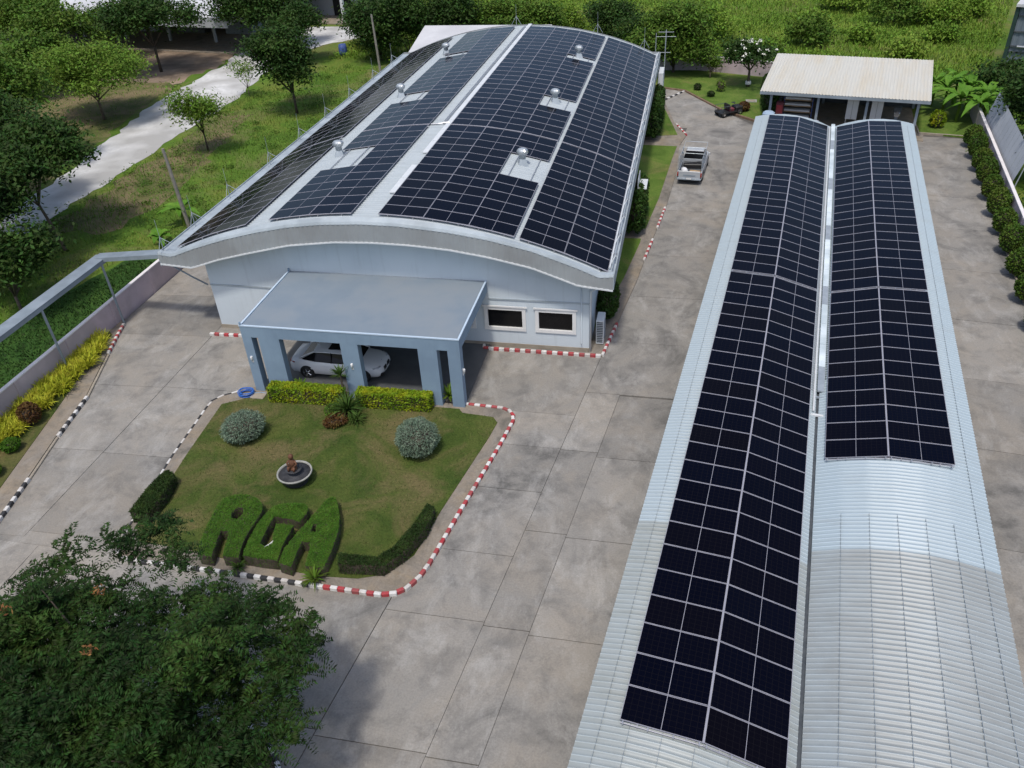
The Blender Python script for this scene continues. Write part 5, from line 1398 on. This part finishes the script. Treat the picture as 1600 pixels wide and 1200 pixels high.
# bushes in the back field
def bush(label, x, y, h, r_, lf, seed, name="bush", group=None, n=30, per=70, ln=.30, wd=.15, z0=-.08, cr=.4):
    rng = np.random.default_rng(seed)
    t = thing(name, label, "bush", (x, y, z0), 0, group)
    pts, cl = clump_points(rng, n, per, (r_, r_, h * .62), cr, .55, .7, -.1)
    pts[:, 2] = np.abs(pts[:, 2] + h * .36) + .03
    link("foliage", leaf_mesh("foliage", pts, ln, wd, M[lf], rng, .5), t)
    st = MB()
    for k in range(5):
        e = cl[k * 3]; st.tube([(0, 0, 0), (e[0] * .7, e[1] * .7, max(.3, (e[2] + h * .36) * .8))], [.04, .015], 5)
        st.build("stem", M['bark_dark'], t); st = MB()
    return t
FB_ = [(2.9, 65, 3.0, 2.2), (7.2, 71.4, 3.4, 2.6), (18.3, 68.2, 2.8, 2.4), (24.0, 69.5, 1.6, 1.0), (29.1, 79.5, 3.4, 3.4), (24.5, 87.5, 2.8, 3.2), (34.5, 78.5, 2.8, 2.6), (38.5, 84, 2.4, 2.8), (1.5, 78, 2.4, 2.2), (-10.9, 75.5, 3.0, 2.4), (-24, 84, 4.2, 4.0), (20, 78, 1.5, 1.5), (32.5, 70, 1.5, 1.4), (-18.5, 78, 3.4, 2.8), (13.2, 63, 1.5, 1.2), (27.5, 62.5, 1.6, 1.4)]
places = ["behind the round tree at the hall's far corner", 'left of centre in the open field', 'tall and dark in the field above the workshop roof', 'small and upright right of the dark field bush', "largest in the field above the workshop's right end", 'wide at the top edge above the workshop', 'right of the largest field bush', 'at the top right near the clad building', "pale, beyond the far gable's right end", 'right beside the sandy patch', 'broad, at the top edge behind the tall hedge', 'small, behind the dark field bush', 'small, left of the clad building', 'between the tall hedge and the sandy patch', "tiny, above the workshop's left corner", "tiny, above the workshop's right corner"]
for i, ((x, y, h, r_), pl) in enumerate(zip(FB_, places)):
    bush("wild bush " + pl, x, y, h, r_, 'leaf_mid' if i in (2, 4) else 'leaf_field', 200 + i, "wild_bush", "wild bushes in the back field", n=int(16 + r_ * 12), per=70, ln=.4, wd=.2, cr=.5)

# clipped shrubs along the right wall
o3 = ["first", "second", "third", "fourth", "fifth", "sixth", "seventh", "eighth", "ninth", "tenth", "eleventh", "twelfth"]
ys_ = [33.8, 31.2, 28.4, 25.8, 23.0, 20.1, 17.3, 14.4, 11.4, 8.3, 5.2, 2.2]
M['leaf_shrub'] = leaf_mat("leaf_shrub", (.034, .075, .011), (.070, .125, .016), (.115, .150, .024), .4, .9)
def solid_shrub(label, x, y, rx, ry, h, lf, seed, name, group=None, n=2600, ln=.13, wd=.07, z0=.1, cat="shrub", boxy=.0):
    """leafy skin over a dark twiggy core"""
    rng = np.random.default_rng(seed)
    t = thing(name, label, cat, (x, y, z0), rng.uniform(0, 6), group)
    d = rng.normal(size=(n, 3)); d /= np.linalg.norm(d, axis=1)[:, None]
    d[:, 2] = np.where(d[:, 2] < -.75, -d[:, 2], d[:, 2])
    if boxy: d = np.sign(d) * np.abs(d) ** (1 - boxy)
    k = rng.uniform(.82, 1.05, n) * (1 + .07 * np.sin(d[:, 0] * 7 + seed) * np.cos(d[:, 1] * 6 + d[:, 2] * 5))
    P = d * k[:, None] * np.array([rx, ry, h / 2]) + np.array([0, 0, h * .52])
    link("foliage", leaf_mesh("foliage", P, ln, wd, M[lf], rng, .25, axis=d * 1.2), t)
    MB().lathe([(.1, .02), (.62, h * .12), (.80, h * .35), (.80, h * .65), (.55, h * .88), (.1, h * .95)], 12).build("twigs", M['bark_dark'], t).scale = (rx, ry, 1)
    return t
for i, y in enumerate(ys_):
    solid_shrub("%s clipped shrub from the back in the row along the right wall" % o3[i], 25.4 + (y - 18.4) * .126, y, .64, .68, 1.6 + .2 * (i % 2), 'leaf_shrub', 300 + i, "clipped_shrub", "clipped shrubs along the right wall", n=2200, ln=.17, wd=.09)
solid_shrub("silver grey round bush on the left of the central lawn", -13.65, -9.0, 1.0, .85, 1.25, 'leaf_silver', 401, "silver_bush", n=6500, ln=.11, wd=.035, cat="bush")
solid_shrub("silver grey ball shaped bush on the right of the central lawn", -5.32, -8.85, .98, .95, 1.55, 'leaf_silver', 402, "silver_bush", n=7500, ln=.11, wd=.035, cat="bush")
solid_shrub("small round green bush on the left strip, nearer the yellow border", -24.25, -11.4, .42, .42, .6, 'leaf_topiary', 403, "small_bush", n=1500, ln=.10, wd=.06, cat="bush")
solid_shrub("small round green bush at the left edge of the photo", -23.95, -13.2, .5, .5, .65, 'leaf_topiary', 404, "small_bush", n=1500, ln=.10, wd=.06, cat="bush")
solid_shrub("dark red leaved bush in front of the yellow grass border", -24.7, -9.4, .5, .5, 1.1, 'leaf_red', 405, "red_bush", n=1300, ln=.16, wd=.08, cat="bush")
solid_shrub("yellow leaved bush beside the open workshop", 25.7, 38.4, .6, .6, 1.35, 'leaf_hedge', 406, "yellow_bush", n=800, ln=.25, wd=.1, cat="bush")
solid_shrub("dark low bush behind the black motor cart", 10.2, 42.3, .6, .5, .8, 'leaf_red', 407, "red_bush", n=900, ln=.16, wd=.08, cat="bush")
solid_shrub("small dark plant left of two on the back lawn edge", 6.0, 49.0, .35, .35, .6, 'leaf_dkhedge', 408, "small_bush", n=500, ln=.15, wd=.08, cat="bush")
solid_shrub("small dark plant right of two on the back lawn edge", 7.3, 46.8, .35, .35, .5, 'leaf_dkhedge', 409, "small_bush", n=500, ln=.15, wd=.08, cat="bush")
solid_shrub("tall clipped hedge block against the hall's side by the walk crossing", 2.35, 16.6, .75, 2.5, 2.9, 'leaf_dark', 410, "hedge_block", n=9000, ln=.2, wd=.1, boxy=.35, cat="hedge").rotation_euler = (0, 0, 0)
solid_shrub("tall clipped hedge block against the hall's side near the far end", 2.35, 37.2, .85, 4.2, 2.9, 'leaf_dark', 411, "hedge_block", n=11000, ln=.22, wd=.11, boxy=.35, cat="hedge").rotation_euler = (0, 0, 0)
solid_shrub("dark bush by the hall wall behind the air conditioner", 1.75, 4.6, .6, 1.7, 1.5, 'leaf_dark', 412, "hedge_block", n=4500, ln=.16, wd=.08, cat="hedge").rotation_euler = (0, 0, 0)
ft = solid_shrub("white flowering small plant on the back lawn", 8.2, 48.6, .45, .45, 1.0, 'leaf_light', 413, "flower_bush", n=260, ln=.18, wd=.09, cat="bush")
solid_shrub("dark hedge end at the workshop's left side", 12.4, 43.2, .7, 3.2, 2.6, 'leaf_dark', 414, "hedge_block", n=4500, ln=.2, wd=.1, boxy=.3, cat="hedge").rotation_euler = (0, 0, 0)

# hedges built on a polygon plan: leafy top and sides round a dark core
def hedge_poly(label, name, poly, holes, z0, h, lf, seed, ntop, nside, ln, wd, cat, up=.7, core='leaf_dkcore', round_=.06, shag=.0):
    rng = np.random.default_rng(seed)
    cx = sum(p[0] for p in poly) / len(poly); cy = sum(p[1] for p in poly) / len(poly)
    t = thing(name, label, cat, (cx, cy, z0))
    loc = [[(x - cx, y - cy) for x, y in q] for q in [poly] + holes]
    cu = bpy.data.curves.new(name + "_core", 'CURVE'); cu.dimensions = '2D'; cu.fill_mode = 'BOTH'
    for q in loc:
        sp = cu.splines.new('POLY'); sp.points.add(len(q) - 1); sp.use_cyclic_u = True
        for pnt, (x, y) in zip(sp.points, q): pnt.co = (x, y, 0, 1)
    cu.extrude = h / 2 - .02
    tmp = bpy.data.objects.new("tmp", cu); COL.objects.link(tmp)
    me = bpy.data.meshes.new_from_object(tmp.evaluated_get(bpy.context.evaluated_depsgraph_get()))
    bpy.data.objects.remove(tmp); bpy.data.curves.remove(cu)
    me.materials.clear(); me.materials.append(M['bark_dark'])
    link("twigs", me, t, (0, 0, h / 2 - .03))
    p = np.array(loc[0]); lo, hi = p.min(0), p.max(0)
    top = np.zeros((0, 2))
    while len(top) < ntop:
        q = rng.uniform(lo, hi, (ntop * 2, 2)); k = in_poly(q[:, 0], q[:, 1], loc[0])
        for hh in loc[1:]: k &= ~in_poly(q[:, 0], q[:, 1], hh)
        top = np.concatenate([top, q[k]])
    top = top[:ntop]
    T = np.c_[top, h + rng.normal(size=ntop) * .02 + .02 * np.sin(top[:, 0] * 6) * np.cos(top[:, 1] * 5)]
    S = []; A = []
    per = [(a, b) for q in loc for a, b in zip(q, q[1:] + q[:1])]
    tot = sum(math.dist(a, b) for a, b in per)
    for a, b in per:
        k = max(2, int(nside * math.dist(a, b) / tot)); u = rng.uniform(size=k)
        nx_, ny_ = (b[1] - a[1]), -(b[0] - a[0]); l_ = math.hypot(nx_, ny_) + 1e-9
        j = rng.normal(size=k) * (.008 if ln < .06 else .025)
        S.append(np.stack([a[0] + (b[0] - a[0]) * u + nx_ / l_ * j, a[1] + (b[1] - a[1]) * u + ny_ / l_ * j, rng.uniform(.02, h + .01, k)], 1))
        A.append(np.tile([nx_ / l_, ny_ / l_, .6], (k, 1)))
    S = np.concatenate(S); A = np.concatenate(A)
    P = np.concatenate([T, S])
    axis = np.concatenate([rng.normal(size=(ntop, 3)) + [0, 0, shag * 4], A + rng.normal(size=A.shape) * .5])
    link("foliage", leaf_mesh("foliage", P, ln, wd, M[lf], rng, up * (1 - shag), axis=axis), t)
    return t
LR = [(-12.0, -16.07), (-12.14, -15.39), (-12.26, -14.56), (-12.35, -13.95), (-12.25, -13.48), (-11.94, -13.24), (-11.4, -13.16), (-10.91, -13.29), (-10.52, -13.61), (-10.34, -14.03), (-10.33, -14.58), (-10.37, -15.07), (-10.34, -15.59), (-10.22, -16.19), (-10.12, -16.51), (-10.76, -16.53), (-10.93, -16.02), (-11.10, -15.36), (-11.20, -15.26), (-11.50, -15.28), (-11.38, -15.9), (-11.18, -16.63), (-11.75, -16.6)]
LRh = [(-11.40, -14.60), (-11.56, -14.26), (-11.46, -13.93), (-11.18, -13.94), (-11.04, -14.27), (-11.15, -14.58)]
LG = [(-9.99, -16.38), (-10.15, -15.62), (-10.18, -14.8), (-10.13, -14.12), (-9.98, -13.66), (-9.57, -13.41), (-8.77, -13.32), (-8.55, -13.51), (-8.49, -13.81), (-8.57, -14.36), (-8.93, -14.24), (-9.70, -14.22), (-9.72, -14.9), (-9.62, -15.74), (-9.31, -15.84), (-9.14, -15.58), (-9.32, -15.16), (-9.44, -14.60), (-8.73, -14.58), (-8.72, -15.17), (-8.71, -15.62), (-8.58, -16.41), (-9.26, -16.43)]
LA = [(-8.46, -16.53), (-8.56, -15.77), (-8.41, -15.0), (-8.18, -13.95), (-8.0, -13.05), (-7.83, -12.77), (-7.63, -12.8), (-7.4, -13.21), (-7.09, -13.79), (-6.82, -14.65), (-6.71, -15.49), (-6.68, -16.52), (-7.41, -16.5), (-7.58, -15.63), (-7.72, -15.33), (-8.02, -15.36), (-8.0, -16.01), (-7.92, -16.64)]
LAh = [(-7.90, -14.86), (-7.97, -14.4), (-7.80, -14.36), (-7.70, -14.78)]
for ch, q, hs, sd in (("R", LR, [LRh], 501), ("G", LG, [], 502), ("A", LA, [LAh], 503)):
    hedge_poly("clipped green hedge shaped as the letter " + ch + " on the central lawn", "topiary_letter", q, hs, .11, .52, 'leaf_topiary', sd, 11000, 1500, .05, .034, "topiary", up=1.8)
hedge_poly("yellow green clipped hedge left of the spiky plant, before the carport", "box_hedge", [(-13.75, -6.2), (-10.0, -6.02), (-10.0, -5.48), (-13.75, -5.55)], [], .11, .82, 'leaf_hedge', 504, 3600, 4200, .13, .08, "hedge")
hedge_poly("yellow green clipped hedge right of the spiky plant, before the carport", "box_hedge", [(-9.25, -6.05), (-5.65, -5.95), (-5.6, -5.40), (-9.25, -5.45)], [], .11, .82, 'leaf_hedge', 505, 3600, 4200, .13, .08, "hedge")
hedge_poly("dark shaggy hedge at the lawn's left edge", "low_hedge", [(-15.75, -14.9), (-15.8, -13.3), (-15.6, -12.3), (-15.15, -12.5), (-14.95, -13.6), (-15.0, -15.0)], [], .1, .62, 'leaf_dkhedge', 506, 3000, 3000, .17, .035, "hedge", shag=.5)
hedge_poly("dark shaggy hedge round the lawn's lower right corner", "low_hedge", [(-6.35, -15.72), (-4.85, -15.68), (-4.4, -15.1), (-4.02, -13.9), (-3.78, -12.6), (-3.45, -12.75), (-3.48, -13.9), (-3.9, -15.2), (-4.5, -16.08), (-6.2, -16.25)], [], .1, .55, 'leaf_dkhedge', 507, 4200, 3600, .13, .03, "hedge", shag=.5)

# spiky cordyline group with a ring of low red plants
def spiky(label, x, y, z0, n, L0, seed, stem=0.0, name="spiky_plant", lf='leaf_spike', wd=.06):
    rng = np.random.default_rng(seed)
    t = thing(name, label, "plant", (x, y, z0))
    az = rng.uniform(0, 2 * np.pi, n); el = rng.uniform(-.15, 1.25, n); L_ = L0 * rng.uniform(.7, 1.15, n)
    b = np.c_[np.cos(az) * .04, np.sin(az) * .04, np.full(n, stem)]
    tip = b + np.c_[np.cos(az) * np.cos(el), np.sin(az) * np.cos(el), np.sin(el)] * L_[:, None]
    link("leaves", blade_mesh("leaves", b, tip, wd, M[lf], rng, .12), t)
    MB().tube([(0, 0, 0), (.02, 0, max(stem, .15))], [.06, .045], 7).build("stem", M['bark'], t)
    return t
spiky("large spiky green plant between the two yellow hedges", -9.45, -6.75, .11, 150, .95, 601, .35)
spiky("slender spiky plant on a bare stem behind the hedge gap", -10.05, -5.6, .11, 60, .5, 602, 1.55, wd=.05)
spiky("small spiky plant right of the large one, nearer the lawn", -8.9, -7.15, .11, 90, .55, 603, .1)
spiky("low spiky plant in front of the R's foot by the kerb", -10.2, -16.62, .09, 50, .35, 604, .1)
spiky("low spiky plant by the kerb below the letter A", -7.0, -16.75, .09, 70, .55, 605, .15, lf='leaf_mid')
spiky("potted plant by the carport's second column, beside the car", -12.6, -5.05, .07, 50, .5, 606, .2, lf='leaf_light', wd=.1)
spiky("potted plant by the carport's middle column", -8.8, -5.05, .07, 40, .45, 607, .2, lf='leaf_light', wd=.1)
spiky("potted plant between the carport's two right columns", -4.95, -4.9, .07, 45, .55, 608, .35, lf='leaf_light', wd=.1)
solid_shrub("low red and green flower bed at the foot of the large spiky plant", -9.75, -7.25, .75, .5, .42, 'leaf_red', 609, "flower_bed", n=1400, ln=.14, wd=.07, cat="flower bed")
solid_shrub("small white flowering plant at the left of the spiky plant", -10.2, -6.85, .4, .35, .6, 'leaf_mid', 610, "flower_bush", n=700, ln=.12, wd=.06, cat="bush")

# yellow grass border along the left wall
rng = np.random.default_rng(700)
pl_ = scatter(rng, [(-26.1, -1.9), (-25.3, -1.8), (-24.85, -3.6), (-24.7, -7.0), (-24.9, -13.0), (-24.6, -20), (-26.1, -20)], 480)
nb = 26
b_ = np.repeat(np.c_[pl_, np.full(len(pl_), .1)], nb, 0)
az = rng.uniform(0, 2 * np.pi, len(b_)); el = rng.uniform(.25, 1.35, len(b_)); L_ = rng.uniform(.45, .85, len(b_))
tp = b_ + np.c_[np.cos(az) * np.cos(el), np.sin(az) * np.cos(el), np.sin(el)] * L_[:, None]
tag(link("yellow_grass_border", blade_mesh("yellow_grass_border", b_, tp, .045, M['leaf_yellow'], rng, .22)), "dense yellow green grass border along the left wall", "grass border", kind='stuff')

# banana plants: every big leaf a part
def banana(label, x, y, h, n, seed, z0=-.08, L0=1.9):
    rng = np.random.default_rng(seed); rd = random.Random(seed)
    t = thing("banana_plant", label, "plant", (x, y, z0))
    MB().tube([(0, 0, 0), (.05, .02, h * .3), (.02, .05, h * .55)], [.14, .11, .07], 8).build("stem", M['leaf_light'], t)
    for k in range(n):
        a = 2 * math.pi * k / n + rd.uniform(-.3, .3); e = rd.uniform(.35, 1.15); L_ = L0 * rd.uniform(.75, 1.15); w_ = .28 * rd.uniform(.8, 1.2)
        m_ = MB(); prev = None; vs = []
        for i in range(7):
            s = i / 6
            r_ = L_ * s * math.cos(e) * (1 + .15 * s); z = h * .5 + L_ * (math.sin(e) * s - .62 * s * s)
            ww = w_ * math.sin(math.pi * min(1, .12 + s * .86)) + .01
            cx, cy = math.cos(a), math.sin(a)
            vs += [(cx * r_ - cy * ww, cy * r_ + cx * ww, z + .05 * ww), (cx * r_, cy * r_, z - .07), (cx * r_ + cy * ww, cy * r_ - cx * ww, z + .05 * ww)]
        fs = []
        for i in range(6):
            fs += [(3 * i, 3 * i + 1, 3 * i + 4, 3 * i + 3), (3 * i + 1, 3 * i + 2, 3 * i + 5, 3 * i + 4)]
        m_.add(vs, fs); m_.build("leaf", M['leaf_banana'], t)
banana("banana plant beside the left concrete pole", -29.9, 13.9, 2.2, 10, 801)
banana("small banana plant nearer the box beam corner", -29.6, 10.4, 1.3, 8, 802, L0=1.3)
for i, (x, y, h) in enumerate(((27.6, 40.2, 3.6), (28.9, 39.2, 3.2), (27.0, 42.6, 3.8), (28.8, 42.6, 4.0), (29.8, 40.8, 3.4), (26.5, 44.6, 3.4), (28.4, 45.2, 3.6))):
    banana(["front left", "front right, nearest the shrubs", "left, by the workshop roof corner", "central, tallest", "right, by the fence end", "back left", "backmost"][i] + " banana plant in the clump right of the workshop", x, y, h + .7, 12, 810 + i, L0=2.9)

# ------------------------------------------------------------------ grass too fine to count
rng = np.random.default_rng(900)
def grass(name, label, polys, n, L0, wd, mt, z, arch=.1):
    tot = []
    for q, k in polys: tot.append(scatter(rng, q, int(n * k)))
    p = np.concatenate(tot); m_ = len(p)
    b0 = np.c_[p, np.full(m_, z)]
    az = rng.uniform(0, 2 * np.pi, m_); el = rng.uniform(.5, 1.4, m_); L_ = L0 * rng.uniform(.5, 1.4, m_)
    tip = b0 + np.c_[np.cos(az) * np.cos(el), np.sin(az) * np.cos(el), np.sin(el)] * L_[:, None]
    tag(link(name, blade_mesh(name, b0, tip, wd, M[mt], rng, arch)), label, "grass", kind='stuff')
grass("lawn_grass", "short mown grass of the central lawn", [(lawn_poly, 1)], 13000, .06, .02, 'grass_lawn', .115)
left_field = [(-31.2, 8), (-26.5, 9.5), (-26.5, 44), (-24, 46), (-28, 58), (-40, 58), (-41, 44), (-40.6, 30), (-40.4, 14), (-37, -6), (-34.2, -6)]
left_far = [(-45.5, 14), (-48.4, 30.7), (-50.8, 42), (-51, 50), (-64, 51), (-75, 64), (-85, 66), (-75, 40), (-55, 14)]
grass("field_grass", "rough grass on the left of the hall", [(left_field, .78), (left_far, .22)], 20000, .24, .045, 'grass_blade', -.09)
back_field = [(-38, 62), (-20, 60), (1, 59), (13, 56), (25, 50), (34, 56), (46, 92), (46, 104), (-40, 104), (-38, 85)]
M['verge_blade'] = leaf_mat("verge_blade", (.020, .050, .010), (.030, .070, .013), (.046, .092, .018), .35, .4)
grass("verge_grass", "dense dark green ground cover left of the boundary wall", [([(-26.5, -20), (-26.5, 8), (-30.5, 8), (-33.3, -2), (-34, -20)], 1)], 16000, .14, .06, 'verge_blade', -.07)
grass("meadow_grass", "tall wild grass of the back field", [(back_field, 1)], 70000, .45, .08, 'leaf_field', -.09, .2)
# leafy weeds that read as one green mass
def weeds(name, label, poly, n, per, cr, h, ln, wd, lf, seed):
    rg_ = np.random.default_rng(seed)
    c = scatter(rg_, poly, n); k = rg_.uniform(.4, 1.3, n)
    pts = np.repeat(np.c_[c, h * k], per, 0) + rg_.normal(size=(n * per, 3)) * np.repeat(k, per)[:, None] * [cr, cr, h * .45]
    pts[:, 2] = np.abs(pts[:, 2]) - .05
    tag(link(name, leaf_mesh(name, pts, ln, wd, M[lf], rg_, .6)), label, "weeds", kind='stuff')
weeds("meadow_weeds", "leafy weeds covering the back field", back_field, 150, 80, .9, .40, .34, .17, 'leaf_field', 950)
weeds("roadside_weeds", "low weeds along the gravel road and the left wall", left_field, 110, 60, .5, .28, .2, .1, 'leaf_mid', 951)
weeds("bank_weeds", "dark weeds behind the right boundary wall", [(RWX(-10) + .6, -10), (RWX(44) + .8, 44), (34, 52), (40, 40), (36, -10)], 160, 70, .6, .6, .28, .14, 'leaf_dark', 952)
weeds("bed_weeds", "low plants along the foot of the shrub row", [(25.0 - .2, 8), (26.2, 8), (28.6, 36), (27.6, 36)], 60, 40, .3, .15, .14, .07, 'leaf_mid', 953)
